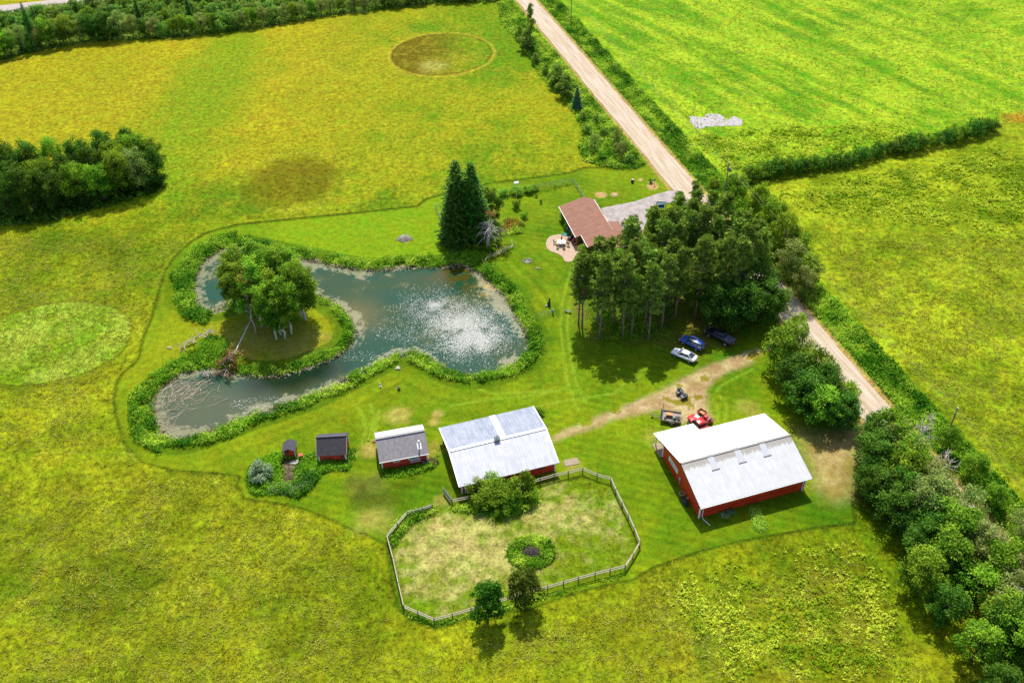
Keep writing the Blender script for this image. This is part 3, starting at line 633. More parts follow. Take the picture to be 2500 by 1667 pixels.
# pines of the grove (bases kept off the house, the drive and the road)
HOUSE_F = None
def in_poly(p, P): return sdf(np.array([p[0]]), np.array([p[1]]), P)[0] < 0
grove = UP([(1400,770),(1440,832),(1520,835),(1590,838),(1625,800),(1660,775),(1720,770),(1800,770),(1850,730),(1890,690),(1850,640),(1800,600),(1760,560),(1720,545),(1670,560),(1640,590),(1600,690),(1500,700),(1400,710)])
H_O = np.array([13.73, 160.44]); H_u = np.array([-2.876, 12.087])/12.42; H_v = np.array([-12.087, -2.876])/12.42
def house_uv(p): q = np.array(p)-H_O; return q@H_u, q@H_v
pts = [at(*q) for q in ((1463,826),(1421,800),(1521,822),(1541,819),(1583,830),(1616,800),(1412,790),(1690,560),(1722,590))]
tries = 0
lo, hi = grove.min(0), grove.max(0)
while len(pts) < 56 and tries < 9000:
    tries += 1; p = np.array([rr.uniform(lo[0], hi[0]), rr.uniform(lo[1], hi[1])])
    if not in_poly(p, grove): continue
    uu, vv = house_uv(p)
    if -13 < uu < 14 and -16 < vv < 1.5: continue
    rs_, _ = road_s(p[0], p[1])
    if abs(rs_) < 4.6 or rs_ > 4.6: continue
    if min(np.hypot(*(p-q)) for q in pts) < 2.9: continue
    tx, ty = proj((p[0], p[1], 15.5))
    if tx < 1570 and ty < 650-(tx-1400)*.85: continue
    pts.append(p)
pts = sorted(pts, key=lambda p: proj((p[0], p[1], 0))[0])
for i, p in enumerate(pts):
    h = rr.uniform(13.5, 18.5); y_ = proj((p[0], p[1], 0))[1]
    if y_ < 640: h = rr.uniform(11, 13)
    tx, ty = proj((p[0], p[1], h))
    plant(PN[i % 4], "pine_tree", p, h, 17., f"bare-trunked pine in the grove beside the house, {ordinal(i+1)} from the left", "pine", "pines of the grove beside the house")
# dark broadleaf trees behind the parked pickup
row([(1745,790,10,BD[0],10,"dark leafy",.95),(1800,800,11,BD[1],10,"dark dense",1.0),(1855,790,10.5,BD[2],10,"dark round",1.0),(1885,775,7.5,BR[0],10,"mid green",.8),(1830,740,12,BD[0],10,"dark tall",1.0),(1770,735,12,BR[1],10,"mid green tall",.9),(1915,755,5.5,BP[0],10,"grey-green thin",.7),(1690,745,9,BR[2],10,"loose green",.8)],
    "broadleaf tree", "behind the black pickup", "broadleaf trees behind the pickup")
row([(1925,692,11,BP[0],10,"tall grey-green",.85),(1903,640,12,BR[1],10,"tall loose",.8),(1955,735,8.5,BP[1],10,"thin grey-green",.8),(1878,590,11,BR[0],10,"tall green",.8),(1845,545,10,BR[3],10,"leafy tall",.75),(1935,655,9,BR[0],10,"mid green",.9),(1962,700,8.5,BR[3],10,"mid green rounded",.9),(1920,610,7,BP[1],10,"grey-green",.9),(1900,560,6.5,BR[2],10,"small green",.8),(1850,530,6,BR[1],10,"low green",.8),(1800,478,5,BUSH[0],4,"low bushy",.8),(1740,480,5,BR[0],10,"small leafy",.9)],
    "tree", "beyond the road by the pines", "trees on the far side of the road by the pines")
# clump between drive and road
row([(1915,900,10,BR[0],10,"mid green",1.1),(1935,960,9,BD[1],10,"dark green",1.1),(1960,1000,9,BD[0],10,"dark low",1.1),(2000,1035,8,BR[1],10,"green rounded",1.1),(2045,1040,7.5,BD[2],10,"dark rounded",1.0),(1975,950,9.5,BR[2],10,"tall green",.95),(2010,985,8.5,BP[0],10,"pale grey-green",.9),(1940,895,8.5,BP[1],10,"pale leafy",.85),(2052,1010,7.5,BR[3],10,"bright green",.85),(2000,985,9,BD[1],10,"dark middle",1.0),(1935,850,8,BR[1],10,"small green",.8)],
    "tree", "in the clump behind the big shed", "trees in the clump beside the machine shed")
# long row down the right edge
ROW2 = []
def rowpt(s, off):
    p = RB+RDIR*s+RNOR*off; return p
rr = random.Random(5); k = 0
for i in range(74):
    s = 6.5+i*.92 if i < 60 else rr.uniform(5, 60); off = [-4.2, -8.5, -4.4, (-11.5 if i < 22 else -14.5), -6.5, 4.6][i % 6] if i < 60 else rr.uniform(-12, -5)
    if s < 14 and off < -5: off = -4.2
    p = rowpt(s+rr.uniform(-.6, .6), off+rr.uniform(-.5, .5)); px, py = proj((p[0], p[1], 0))
    if px > 2680 or py > 1900: continue
    dk = off < -7; kd = rr.choice([BD[0], BD[1], BD[2], BR[1], BR[0]]) if dk else rr.choice([BR[0], BR[2], BP[0], BP[1], BP[0]])
    look = "dark green" if kd in BD else ("pale grey-green" if kd in BP else "mid green")
    ROW2.append((px, py, (rr.uniform(7, 9.5) if dk else rr.uniform(8, 11)) if off < 0 else rr.uniform(4.5, 6.5), kd, 10, look, rr.uniform(.85, 1.05)))
row(ROW2, "tree", "in the long row at lower right", "trees of the long row at lower right")
# left grove
LG = []
rr = random.Random(21)
for (px, py) in [(-20,530),(30,528),(85,520),(140,508),(200,498),(255,490),(305,475),(350,462),(385,448),(5,490),(60,485),(120,475),(180,468),(240,458),(300,445),(350,430),(-30,455),(30,448),(90,440),(150,435),(210,430),(270,420),(330,412),(375,425)]:
    kd = rr.choice(BR[:2]+BD+[BP[0]]); LG.append((px, py, rr.uniform(9.5, 12.5), kd, 10, {True: "dark green", False: "leafy green"}[kd in BD] if kd not in BP else "grey-green", rr.uniform(.75, .95)))
row(LG, "tree", "in the left-hand grove in the meadow", "trees of the grove at the left edge")
# top hedgerow
rr = random.Random(31); TH = []; TS = []
EDGE = [(-60,160),(0,148),(69,129),(138,114),(241,100),(344,95),(448,90),(585,73),(682,61),(800,38),(903,28),(1041,8),(1240,2)]
def edge_y(x):
    for a, b in zip(EDGE, EDGE[1:]):
        if a[0] <= x <= b[0]: return a[1]+(b[1]-a[1])*(x-a[0])/(b[0]-a[0])
    return EDGE[-1][1]
x = -40
while x < 1230:
    kd = rr.choice([BR[0], BR[1], BR[3], BP[0], BP[1], BD[0], BUSHT[0], BUSHT[1]]); low = kd in BUSHT; left = x < 330
    TH.append((x, edge_y(x)-3, (rr.uniform(4.5, 6) if low else (rr.uniform(7, 9) if left else rr.uniform(4.8, 6.5))), kd, 4 if low else 10, "grey-green" if kd in BP else ("dark green" if kd in BD else ("bushy" if low else "leafy green")), rr.uniform(.8, 1.1)))
    x += rr.uniform(20, 30)
row(TH, "tree", "in the front row of the far hedgerow", "front row of the far hedgerow")
for j, dy in enumerate((24, 42, 60, 80, 100)):
    x = -60+j*9
    while x < 1280:
        y = edge_y(min(max(x, 0), 1239))-dy
        lim = 45-.16*max(x, 0) if x < 300 else -60
        if y > max(lim, -75):
            kd = rr.choice(BUSHT+[BUSH[0], BUSHT[0]]); TS.append((x, y, rr.uniform(2.2, 4.2), kd, 4, rr.choice(["rounded", "low", "spreading"]), rr.uniform(.9, 1.35)))
        x += rr.uniform(26, 42)
row(TS, "shrub", "in the thicket behind the far hedgerow", "shrubs behind the far hedgerow", "shrub", "shrub")
row([(90,118,14,SP[0],18,"dark pointed",.8),(60,122,9,SP[1],18,"dark short",.9),(285,92,9.5,SP[1],18,"dark pointed",1.0),(345,62,9,SP[0],18,"dark slim",.9),(466,50,9,SP[1],18,"dark slim",.9),(105,100,10,SP[1],18,"dark green",.9)],
    "spruce", "rising above the far hedgerow", "spruces of the far hedgerow", "spruce", "spruce_tree")
# hedge in the right field
rr = random.Random(41); HB = []
HL = [(1795,462),(1824,449),(1913,425),(1975,420),(2072,407),(2165,379),(2234,369),(2285,357),(2354,341),(2440,318)]
for a, b in zip(HL, HL[1:]):
    n = max(1, int(round((b[0]-a[0])/23)))
    for j in range(n):
        f = j/n; HB.append((a[0]+(b[0]-a[0])*f, a[1]+(b[1]-a[1])*f-2, rr.uniform(3.3, 4.6), rr.choice(BUSHD+BUSHD+BUSH[:1]), 4, rr.choice(["rounded dark", "leafy", "full green"]), rr.uniform(.75, .95)))
row(HB, "bush", "in the hedge across the right-hand field", "bushes of the hedge in the right field", "bush", "bush")
# west verge of the road
plant(PN[0], "pine_tree", at(1296, 118), height_for(at(1296, 118), 12), 17., "narrow tall young pine, topmost beside the upper gravel road", "pine", wid=.8)
for (px, py, h, w_, lb) in ((1285,125,6.5,1.1,"broad dark pine at the foot of the narrow tall one by the upper road"), (1309,160,3.6,1.1,"small round dark pine between two larger pines on the road verge"), (1360,212,6.6,1.05,"dark bushy pine left of another pine and the blue spruce"), (1383,240,6.8,1.1,"dark bushy pine touching the blue spruce on its left"), (1332,186,3.4,.9,"small dark pine midway between round pine and bushy pine pair on the verge"), (1270,98,4.2,.9,"small dark pine at the upper left of the narrow tall one"), (1425,298,2.6,.9,"lowest small dark pine below the blue spruce")):
    plant(YP[0], "young_pine", at(px, py), h, 6., lb, "pine", "young pines on the road verge", wid=w_*.95)
plant(BLUE, "blue_spruce", at(1408, 268), 6.2, 5.5, "small blue-green conical spruce beside the upper gravel road", "spruce")
row([(1452,372,5.2,BP[0],10,"grey-green airy",.75),(1505,352,4.6,BP[1],10,"pale grey",.8),(1510,388,5.0,BP[0],10,"dark-hearted grey",.8),(1470,392,2.4,BUSH[0],4,"small dark",.8),(1545,385,2.6,BUSH[1],4,"low green",.8),(1430,330,2.4,BUSHT[0],4,"low",.8),(1475,335,2.6,BUSHT[1],4,"low rounded",.9),(1455,300,2.2,BUSHT[2],4,"small bright",.8),(1535,400,2.2,BUSHT[0],4,"low bright",1),(1520,372,3,BUSHT[2],4,"leafy",1)],
    "shrub", "on the verge above the lawn", "shrubs on the road verge north of the lawn", "shrub", "shrub")
# spruces by the pond
plant(SP[0], "spruce_tree", at(1122, 580), height_for(at(1122, 580), 388), 18., "tall dark narrow spruce, left one of the twin tops above the pond", "spruce", wid=1.45)
plant(SP[1], "spruce_tree", at(1158, 580), height_for(at(1158, 580), 395), 18., "tall dark broad spruce, right one of the twin tops above the pond", "spruce", wid=1.6)
plant(SP[1], "spruce_tree", at(1112, 598), height_for(at(1112, 598), 442), 18., "shorter dark spruce in front of the twin spruces near the pond", "spruce", wid=1.45)
plant(BD[0], "broadleaf_tree", at(1200, 545), 9, 10., "dark leafy tree on the right of the twin spruces", "tree", wid=.7)
def tree_of(name, segs, loc, label, cat, material, leaves=None, rz=0, lname="dead_leaves", leafmat='dead', rot=None):
    e = empty(name, (loc[0], loc[1], 0), rz, label, cat)
    if rot: e.rotation_euler = rot
    link(bpy.data.objects.new("trunk", mb_mesh(tree_tubes(segs, 5), "trunk", MAT[material])), e)
    if leaves is not None:
        v, f, t = leaves; link(bpy.data.objects.new(lname, np_mesh(lname, v, f, MAT[leafmat], {"t": t})), e)
    return e
# the octopus-like snag
rg = np.random.RandomState(3); sg = [([(0, 0, -.2), (.2, 0, 3), (.5, .6, 5.2), (1.0, 1.4, 7.8)], [.42, .30, .22, .06])]
for i in range(46):
    an = rg.uniform(0, 6.28); q = rg.uniform(1.2, 3.9); z0 = rg.uniform(2.6, 6.2); tx_ = .1+.12*z0
    P0 = np.array([tx_, .1*z0, z0]); dv = np.array([math.cos(an)*q, math.sin(an)*q, 0]); k1 = rg.uniform(.1, .7); k2 = rg.uniform(.2, 1.6)
    pts_ = [P0, P0+dv*.4+[0, 0, k1], P0+dv*.8+[0, 0, k1*.3]+rg.normal(size=3)*.15, P0+dv*1.05+[0, 0, -k2]+rg.normal(size=3)*.2]; sg.append((pts_, [.07, .055, .045, .02]))
    for j in range(2): o = pts_[rg.randint(1, 3)]; sg.append(([o, o+rg.normal(size=3)*np.array([.5, .5, .3])-[0, 0, .4]], [.035, .015]))
P = rg.normal(size=(160, 3))*np.array([.45, .45, .5])+np.array([1.0, 1.5, 7.8]); P2 = rg.normal(size=(200, 3))*np.array([.5, .5, 1.1])+np.array([4.0, 1.2, 4.6])
tree_of("dead_tree", sg, at(1190, 609), "dead bare spruce with drooping white branches and a rust-red tip, beside the pond", "dead tree", 'bare', leaf_quads(np.vstack([P, P2]), np.array([[0, 0, 1.]])*np.ones((360, 1)), .35, rg))
row([(1165,612,1.6,BUSH[0],4,"dark low",.9),(1215,598,2.0,BUSH[2],4,"low green",.9),(1145,608,1.6,BUSH[1],4,"small dark",.9),(1195,612,1.4,BUSH[2],4,"tiny",.9)], "shrub", "at the foot of the dead spruce", "shrubs around the dead spruce", "shrub", "shrub")
# birches on the island
rr = random.Random(51)
row([(676,829,14.5,BIR[0],16,"white-trunked",.95),(686,817,15,BIR[1],16,"slim white-trunked",.9),(695,827,14,BIR[2],16,"white-trunked",.95),(711,816,14.5,BIR[0],16,"grey-trunked",.9),(746,781,14.5,BIR[1],16,"thick white-trunked",1.1),(735,775,13.5,BIR[2],16,"slim",.9),(640,798,15,BIR[1],16,"leafy",1.0),(612,780,14,BIR[0],16,"leafy",1.0),(585,765,13,BIR[2],16,"low-leaning",1.0),(655,760,15,BIR[0],16,"tall",1.05),(700,758,15,BIR[1],16,"tall leafy",1.05),(600,735,14,BIR[1],16,"spreading",1.1),(650,735,15,BIR[2],16,"tall spreading",1.1),(725,745,14,BIR[2],16,"leafy spreading",1.0)],
    "birch", "in the clump on the pond island", "birches on the pond island", "birch", "birch_tree")
# small trees
plant(WIL, "willow_tree", at(1192, 1512), height_for(at(1192, 1512), 1411), 8., "bright green feathery tree on the lower paddock fence, left of the darker one", "tree", wid=.86)
plant(DRK, "broadleaf_tree", at(1281, 1478), height_for(at(1281, 1478), 1386), 7.5, "darker olive tree standing right at the lower paddock fence", "tree", wid=.84)
plant(SIL, "silver_shrub", at(640, 1168), 3.6, 3.6, "round silver-leaved shrub in the garden bed below the sheds", "shrub", wid=1.0)
row([(1165,1215,3.6,BUSH[0],4,"leafy",.9),(1195,1230,4.0,BUSH[1],4,"full",.95),(1235,1232,3.8,BUSH[2],4,"rounded",.95),(1270,1218,4.2,BUSH[0],4,"tall leafy",.9),(1285,1200,5.0,BR[2],10,"tallest, branching",.65),(1215,1205,4.0,BUSH[1],4,"dense",.9),(1250,1240,3,BUSH[2],4,"low",.8),(1180,1243,2.4,BUSH[1],4,"low spreading",.9),(1225,1250,2.4,BUSH[0],4,"low front",1),(1300,1222,2.4,BUSH[1],4,"small",.8)],
    "bush", "before the metal-roofed barn", "bushes in front of the metal-roofed barn", "bush", "bush")
plant(BUSH[1], "bush", at(1318, 1012), 1.6, 4, "small green bush at the far right corner of the metal-roofed barn", "bush", wid=.9)
for i, (px, py, h, w_, lb) in enumerate(((1262,508,2.3,.75,"small dark round tree in the fenced lawn, below the white birdhouse"), (1310,482,1.0,.6,"tiny dark sapling in the back yard, upper of two"), (1321,496,1.1,.6,"tiny dark sapling in the back yard, lower of two"), (1281,532,1.4,1.1,"small orange-flowering bush right of the flower bed"), (1377,540,2.0,.9,"green bush against the back wall of the house, upper one"), (1388,560,1.8,.9,"green bush against the back wall of the house, lower one"), (1428,625,2.6,1.0,"round bright bush at the corner of the porch by the patio"))):
    plant((BRT[0] if px > 1370 else BUSH[i % 3]), "small_tree" if i < 3 else "bush", at(px, py), h, 3. if px > 1370 else 4., lb, "tree" if i < 3 else "bush", wid=w_)
row([(1230,478,1.6,BRT[0],3,"leafy",1.3),(1262,475,1.8,BRT[0],3,"full bright",1.3),(1290,470,1.7,BRT[0],3,"broad bright",1.3),(1305,464,1.3,BRT[0],3,"low bright",1.2)], "bush", "along the back yard fence", "bushes along the back yard fence", "bush", "bush")
row([(2128,1100,7.5,BD[1],10,"dark round",1.15),(2130,1150,8,BD[0],10,"dark dense",1.15),(2160,1230,7.5,BD[2],10,"dark low",1.1),(2110,1200,6,BD[1],10,"dark leafy",1.0)], "tree", "by the bare ground right of the shed", "dark trees beside the bare ground")
# bare and dying trees of the long row
for i, (px, py, H, lb) in enumerate(((2235,1115,10,"bare grey tree rising among leafy trees right of the big shed"), (2285,1180,8,"white dead branches in the tree row below the roadside power pole"), (2270,1290,8,"grey half-dead tree in the middle of the tree row at right"))):
    tree_of("dead_tree", bare_tree(90+i, H), at(px, py), lb, "dead tree", 'bare')
rg = np.random.RandomState(8); sg = bare_tree(97, 8.5, 4.5, 30); P = rg.normal(size=(700, 3))*np.array([1.6, 1.3, 1.3])+np.array([-2.2, -.5, 5.0])
tree_of("dead_tree", sg, at(2455, 1530), "dead tree with orange leaves and bare white branches beside the road at far right", "dead tree", 'bare', leaf_quads(P, np.ones((700, 3)), .3, rg), leafmat='orange')
# red dead branch hanging in the birches
P = np.vstack([rg.normal(size=(220, 3))*np.array([.5, .5, 1.6])+np.array([0, 0, 11.5]), rg.normal(size=(160, 3))*np.array([.6, .6, 1.5])+np.array([.6, 0, 8])])
tree_of("dead_birch", bare_tree(99, 12.5, 1.8, 22, low=.4), at(625, 815), "slender dead birch with rusty leaves at the front of the island clump", "dead tree", 'bare', leaf_quads(P, np.ones((380, 3)), .32, rg))
# fallen birch: trunk lying from the island down to the water
a, b = U(603, 800, 1.6), U(552, 905, .2); L_ = np.linalg.norm(b-a); dr = (b-a)/L_; rg = np.random.RandomState(12)
mb = MB(); mb.tube([a-dr*2.5, a, a+(b-a)*.5, b], [.14, .13, .11, .05], 7)
LV = []
for i in range(30):
    f = rg.uniform(.5, 1.0); o = a+(b-a)*f; q = rg.normal(size=3); q[2] = abs(q[2])*.4; q = q/np.linalg.norm(q)*rg.uniform(1, 2.3)+dr*1.5; e = o+q; mb.tube(limb(o, e, rg, .2, 3), [.05, .035, .025, .012], 5)
    P = o+(e-o)*rg.uniform(.4, 1.15, (36, 1))+rg.normal(size=(36, 3))*.35; P[:, 2] = np.maximum(P[:, 2], -.2); LV.append(leaf_quads(P, np.ones((36, 3)), .34, rg))
fb = empty("fallen_birch", (a[0], a[1], 0), 0, "fallen white birch with brown dead crown lying over the pond edge", "fallen tree")
def wchild(o, e): o.location = -Vector(e.location)
t_ = mb.build("trunk", MAT['birch'], fb, True); wchild(t_, fb)
v, f, t = join(LV); q = link(bpy.data.objects.new("dead_leaves", np_mesh("dead_leaves", v, f, MAT['dead'], {"t": t})), fb); wchild(q, fb)
def log(name, label, pts_px, rad, mname, nbr=0, rz=0, seed=0, blen=1.5, leaves=0, cat="log"):
    rg = np.random.RandomState(seed); P = [U(*p) for p in pts_px]; e = empty(name, (P[0][0], P[0][1], 0), 0, label, cat); mb = MB(); mb.tube(P, rad, 7); LV = []
    for i in range(nbr):
        k = rg.randint(0, len(P)-1); o = P[k]+(P[k+1]-P[k])*rg.uniform(0, 1); q = rg.normal(size=3); q[2] = abs(q[2])*.5; q = q/np.linalg.norm(q)*blen*rg.uniform(.5, 1.2); mb.tube(limb(o, o+q, rg, .25, 3), [.06, .05, .04, .025], 5)
        if leaves: PP = o+q+rg.normal(size=(leaves, 3))*.4; LV.append(leaf_quads(PP, np.ones((leaves, 3)), .3, rg))
    wchild(mb.build("trunk", MAT[mname], e, True), e)
    if LV:
        v, f, t = join(LV); wchild(link(bpy.data.objects.new("dead_leaves", np_mesh("dead_leaves", v, f, MAT['dead'], {"t": t})), e), e)
    return e
log("fallen_tree", "grey fallen trunk with rusty twigs lying on the lawn above the pond corner", [(1252,600,.5),(1220,615,.6),(1195,628,.5)], [.14, .12, .07], 'bare', 22, seed=1, leaves=14, cat="fallen tree")
log("log", "mossy grey log lying in the weeds at the upper pond corner", [(1190,630,.3),(1168,648,.1)], [.16, .12], 'bark', 0, seed=2)
log("log", "pale straight log sticking out of the pond near the upper corner", [(1163,647,-.1),(1174,660,-.2)], [.12, .1], 'birch', 0, seed=3)
log("log", "white weathered log at the left foot of the spruces", [(1097,590,.3),(1110,622,.2)], [.22, .14], 'bare', 6, seed=4)
log("brush_heap", "white bleached fallen tree top lying on the lawn left of the island", [(440,852,.2),(468,832,.6),(500,815,.7),(515,806,.5)], [.1, .1, .08, .05], 'bare', 46, seed=5, blen=1.6, cat="fallen tree")
log("log", "thin white log lying in the mown circle left of the brush", [(407,848,.1),(418,850,.1)], [.12, .1], 'birch', 2, seed=6, blen=.6)
# ------------------------------------------------------------------ weeds, reeds, meadow tufts
def tufts(name, P, h, mats, n_leaf=7, seed=0, size=.36, spread=.35, flowers=0.0, fcol=None):
    rg = np.random.RandomState(seed); N = len(P); z = ground_z(P[:, 0], P[:, 1])
    hh = np.broadcast_to(h, (N,))*rg.uniform(.6, 1.35, N)*(.35+1.3*vnoise(P[:, 0], P[:, 1], 1.5, 93)); B = np.stack([P[:, 0], P[:, 1], z], 1); B = np.repeat(B, n_leaf, 0); H2 = np.repeat(hh, n_leaf)
    off = rg.normal(size=(len(B), 3)); C = B+off*np.array([spread, spread, 0])*.8; C[:, 2] += H2*rg.uniform(.25, 1.0, len(B))
    v, f, t = leaf_quads(C, np.array([[0, 0, 1.]])+off*np.array([.6, .6, 0]), size, rg, .5, .4)
    base = np.repeat(np.repeat(fbm(P[:, 0], P[:, 1], 3.0, 91, 3), n_leaf), 4); t = np.clip(t*.7+(base-.5)*2.4+.15, 0, 1)
    me = np_mesh(name, v, f, mats, {"t": t}); return tag(link(bpy.data.objects.new(name, me)), kind="stuff")
def scatter(P, n, seed, keep=None):
    rg = np.random.RandomState(seed); lo, hi = P.min(0), P.max(0); Q = rg.uniform(lo, hi, (n, 2)); m = sdf(Q[:, 0], Q[:, 1], P) < 0
    Q = Q[m]
    return Q[keep(Q)] if keep is not None else Q
# ring of tall weeds round the pond
rg = np.random.RandomState(61); lo, hi = POND.min(0)-6, POND.max(0)+6; Q = rg.uniform(lo, hi, (72000, 2)); s_ = sdf(Q[:, 0], Q[:, 1], POND)
wdt = 1.0+3.0*fbm(Q[:, 0], Q[:, 1], 7, 71); s2 = s_+rg.normal(size=len(Q))*.12
islC = U(720, 800)[:2]; isl = np.hypot((Q[:, 0]-islC[0])/17, (Q[:, 1]-islC[1])/13) < 1.0
wdt = np.where(Q[:, 0] < -58, wdt+1.6, wdt); wdt = np.where(isl & (s_ < 6), 1.9, wdt)
tail_ = U(470, 860)[:2]
m = (s2 > .15) & (s2 < wdt); Qb = Q[m]; hb = .55+.75*fbm(Qb[:, 0], Qb[:, 1], 4, 72); dk = vnoise(Qb[:, 0], Qb[:, 1], 4, 73)+rg.uniform(-.45, .45, len(Qb)) > .5; gap = vnoise(Qb[:, 0], Qb[:, 1], 2.2, 75) < .2; Qb, hb, dk = Qb[~gap], hb[~gap], dk[~gap]
tufts("bank_weeds", Qb[~dk], hb[~dk], MAT['weed'], 7, 1, .36)
tufts("bank_weeds", Qb[dk], hb[dk]*1.2, MAT['weed_dark'], 7, 2, .38)
m = (np.abs(s2-.1) < .45) & (rg.rand(len(Q)) < .55); tufts("dry_reeds", Q[m], .35, MAT['straw'], 4, 3, .4)
# garden bed and shed surroundings
Qg = scatter(GARDEN, 3600, 5, lambda Q: (np.hypot(Q[:, 0]-U(708,1135)[0], Q[:, 1]-U(708,1135)[1]) > 1.6) & (np.hypot(Q[:, 0]-U(705,1165)[0], Q[:, 1]-U(705,1165)[1]) > 1.3))
tufts("garden_weeds", Qg, .65, MAT['weed_dark'], 9, 6, .36)
Qf = scatter(UP([(660,1180),(700,1185),(770,1150),(765,1190),(726,1215),(650,1205)]), 700, 15); tufts("garden_flowers", Qf, .95, MAT['silver'], 3, 16, .2)
# weeds along walls and fences: (px polygon)
for nm, poly, n, h, mt, sz in (("shed_weeds", [(925,1130),(965,1150),(1060,1130),(1070,1095),(1062,1140),(1000,1162),(935,1165)], 700, .6, 'weed_dark', .32),
        ("shed_weeds", [(760,1110),(870,1100),(865,1122),(800,1150),(760,1135)], 500, .7, 'weed_dark', .34),
        ("barn_weeds", [(1098,1240),(1140,1238),(1165,1200),(1310,1200),(1320,1225),(1280,1250),(1225,1262),(1170,1255),(1130,1250)], 1700, .6, 'weed', .34),
        ("fence_weeds", [(955,1290),(1000,1250),(1055,1238),(1065,1252),(1010,1275),(975,1310),(962,1340),(948,1320)], 1500, .6, 'weed', .32),
        ("fence_weeds", [(985,1490),(1055,1518),(1180,1492),(1320,1455),(1500,1410),(1535,1392),(1530,1405),(1400,1440),(1200,1500),(1060,1533),(990,1505)], 3400, .35, 'weed', .3),
        ("flower_row", [(1828,1236),(1850,1235),(1872,1290),(1860,1300),(1845,1292),(1835,1260)], 420, .45, 'bright', .24),
        ("flower_row", [(1760,1255),(1790,1245),(1792,1252),(1765,1262)], 160, .4, 'silver', .2),
        ("flower_bed", [(1210,548),(1235,537),(1265,540),(1280,552),(1275,568),(1240,575),(1205,578)], 1200, .55, 'weed', .32),
        ("flower_blooms", [(1235,540),(1265,542),(1275,556),(1240,560)], 260, .95, 'orange', .2),
        ("fence_grass", [(1200,487),(1300,470),(1398,447),(1400,452),(1300,476),(1205,493)], 500, .4, 'weed_dark', .3),
        ("spruce_weeds", [(1090,600),(1110,625),(1170,640),(1215,612),(1170,610),(1105,598)], 900, .5, 'weed_dark', .34)):
    tufts(nm, scatter(UP(poly), n, len(nm)+n % 50), h, MAT[mt], 7, n % 89, sz)
tufts("dirt_drive_grass", scatter(UP([(1395,700),(1460,830),(1640,830),(1640,700)]), 2500, 3), .2, MAT['weed_dark'], 5, 44, .25)
tufts("bank_weeds", scatter(UP([(505,822),(540,818),(558,835),(556,868),(590,905),(520,893),(440,905),(400,900),(445,868),(480,850)]), 1500, 88), .55, MAT['weed_dark'], 7, 89, .34)
# burn pile ring
pc = U(1297, 1348)[:2]; rg = np.random.RandomState(9); an = rg.uniform(0, 6.28, 2000); q = rg.uniform(1.5, 2.9, 2000); Qr = np.stack([pc[0]+np.cos(an)*q*1.12, pc[1]+np.sin(an)*q*.95], 1); Qr = Qr[~((np.cos(an) > .45) & (np.sin(an) < -.5) & (q < 2.5))]
tufts("ring_weeds", Qr, .75, MAT['weed'], 7, 10, .34)
# verges of the gravel road
rg = np.random.RandomState(13); Ls = np.linalg.norm(RB-RA)
s = rg.uniform(-40, Ls+60, 30000); off = rg.uniform(4.3, 9.6, 30000); hv = np.where(off > 7.6, .7, .38); Pv = RA+RDIR*s[:, None]+RNOR*off[:, None]
dkm = vnoise(Pv[:, 0], Pv[:, 1], 4, 14)+.2*(off > 7.9)-.08+rg.uniform(-.35, .35, len(Pv)) > .55
tufts("verge_weeds", Pv[~dkm], hv[~dkm], MAT['weed'], 6, 14, .4); tufts("verge_weeds", Pv[dkm], hv[dkm]*1.25, MAT['weed_dark'], 6, 15, .42)
Qv = scatter(ROADSIDE_L, 42000, 16, lambda Q: road_s(Q[:, 0], Q[:, 1])[0] < -4.2); tufts("verge_weeds", Qv, .6, MAT['weed'], 5, 17, .5)
s = rg.uniform(Ls*.0+100, Ls+60, 9000); off = rg.uniform(-6.5, -4.2, 9000); Pv = RA+RDIR*s[:, None]+RNOR*off[:, None]; Pv = Pv[(sdf(Pv[:, 0], Pv[:, 1], LAWN) > 1)]; tufts("verge_weeds", Pv, .5, MAT['weed_dark'], 6, 18, .4)
# hedgerow floor
Qh = scatter(HEDGE_TOP, 26000, 19); tufts("hedge_undergrowth", Qh, .7, MAT['leaf_top'], 5, 20, .7, .6)
Qh = scatter(UP([(-40,560),(0,556),(120,545),(260,508),(370,478),(405,455),(395,430),(300,400),(-40,420)]), 6000, 22); tufts("grove_undergrowth", Qh, .8, MAT['leaf_dark'], 6, 23, .5, .5)
# meadow: low tufts, denser where the field is rough
def meadow(name, poly, n, h, mname, seed, size, thr, nsc=5, nl=4, spread=.25):
    Q = scatter(UP(poly), n, seed); v = fbm(Q[:, 0], Q[:, 1], nsc, seed+.5, 3); Q = Q[np.random.RandomState(int(seed)).rand(len(Q))*.9 < (sstep(thr-.22, thr+.16, v)+.12)*sstep(0, 7, -sdf(Q[:, 0], Q[:, 1], UP(poly), 15))]; c = gcode[ground_i(Q[:, 0], Q[:, 1])]; Q = Q[(c == 0) | (c == 5)]
    rs_, _ = road_s(Q[:, 0], Q[:, 1]); Q = Q[(np.abs(rs_) > 5) & (sdf(Q[:, 0], Q[:, 1], LAWN) > .4)]
    tufts(name, Q, h, MAT[mname], nl, int(seed), size, spread)
MAT['weed2'] = leaf_mat("field_weed_foliage", T(120,156,16), T(206,218,64), hue=0, var=0, trans=.35, gain=1.9); MAT['mead'] = leaf_mat("meadow_grass", T(180,188,44), T(244,240,110), hue=0, var=0, trans=.4); MAT['meadl'] = leaf_mat("lush_field_grass", T(170,206,60), T(226,244,116), hue=0, var=0, trans=.4)
meadow("meadow_grass", [(-80,1150),(500,1150),(900,1300),(1000,1560),(1500,1430),(2100,1300),(2400,1750),(-80,1750)], 42000, .2, 'mead', 3, .22, .42)
meadow("meadow_weeds", [(1560,1420),(1800,1330),(2100,1285),(2200,1400),(2300,1700),(1750,1700)], 4200, .4, 'weed2', 4, .36, .50, 4, 9)
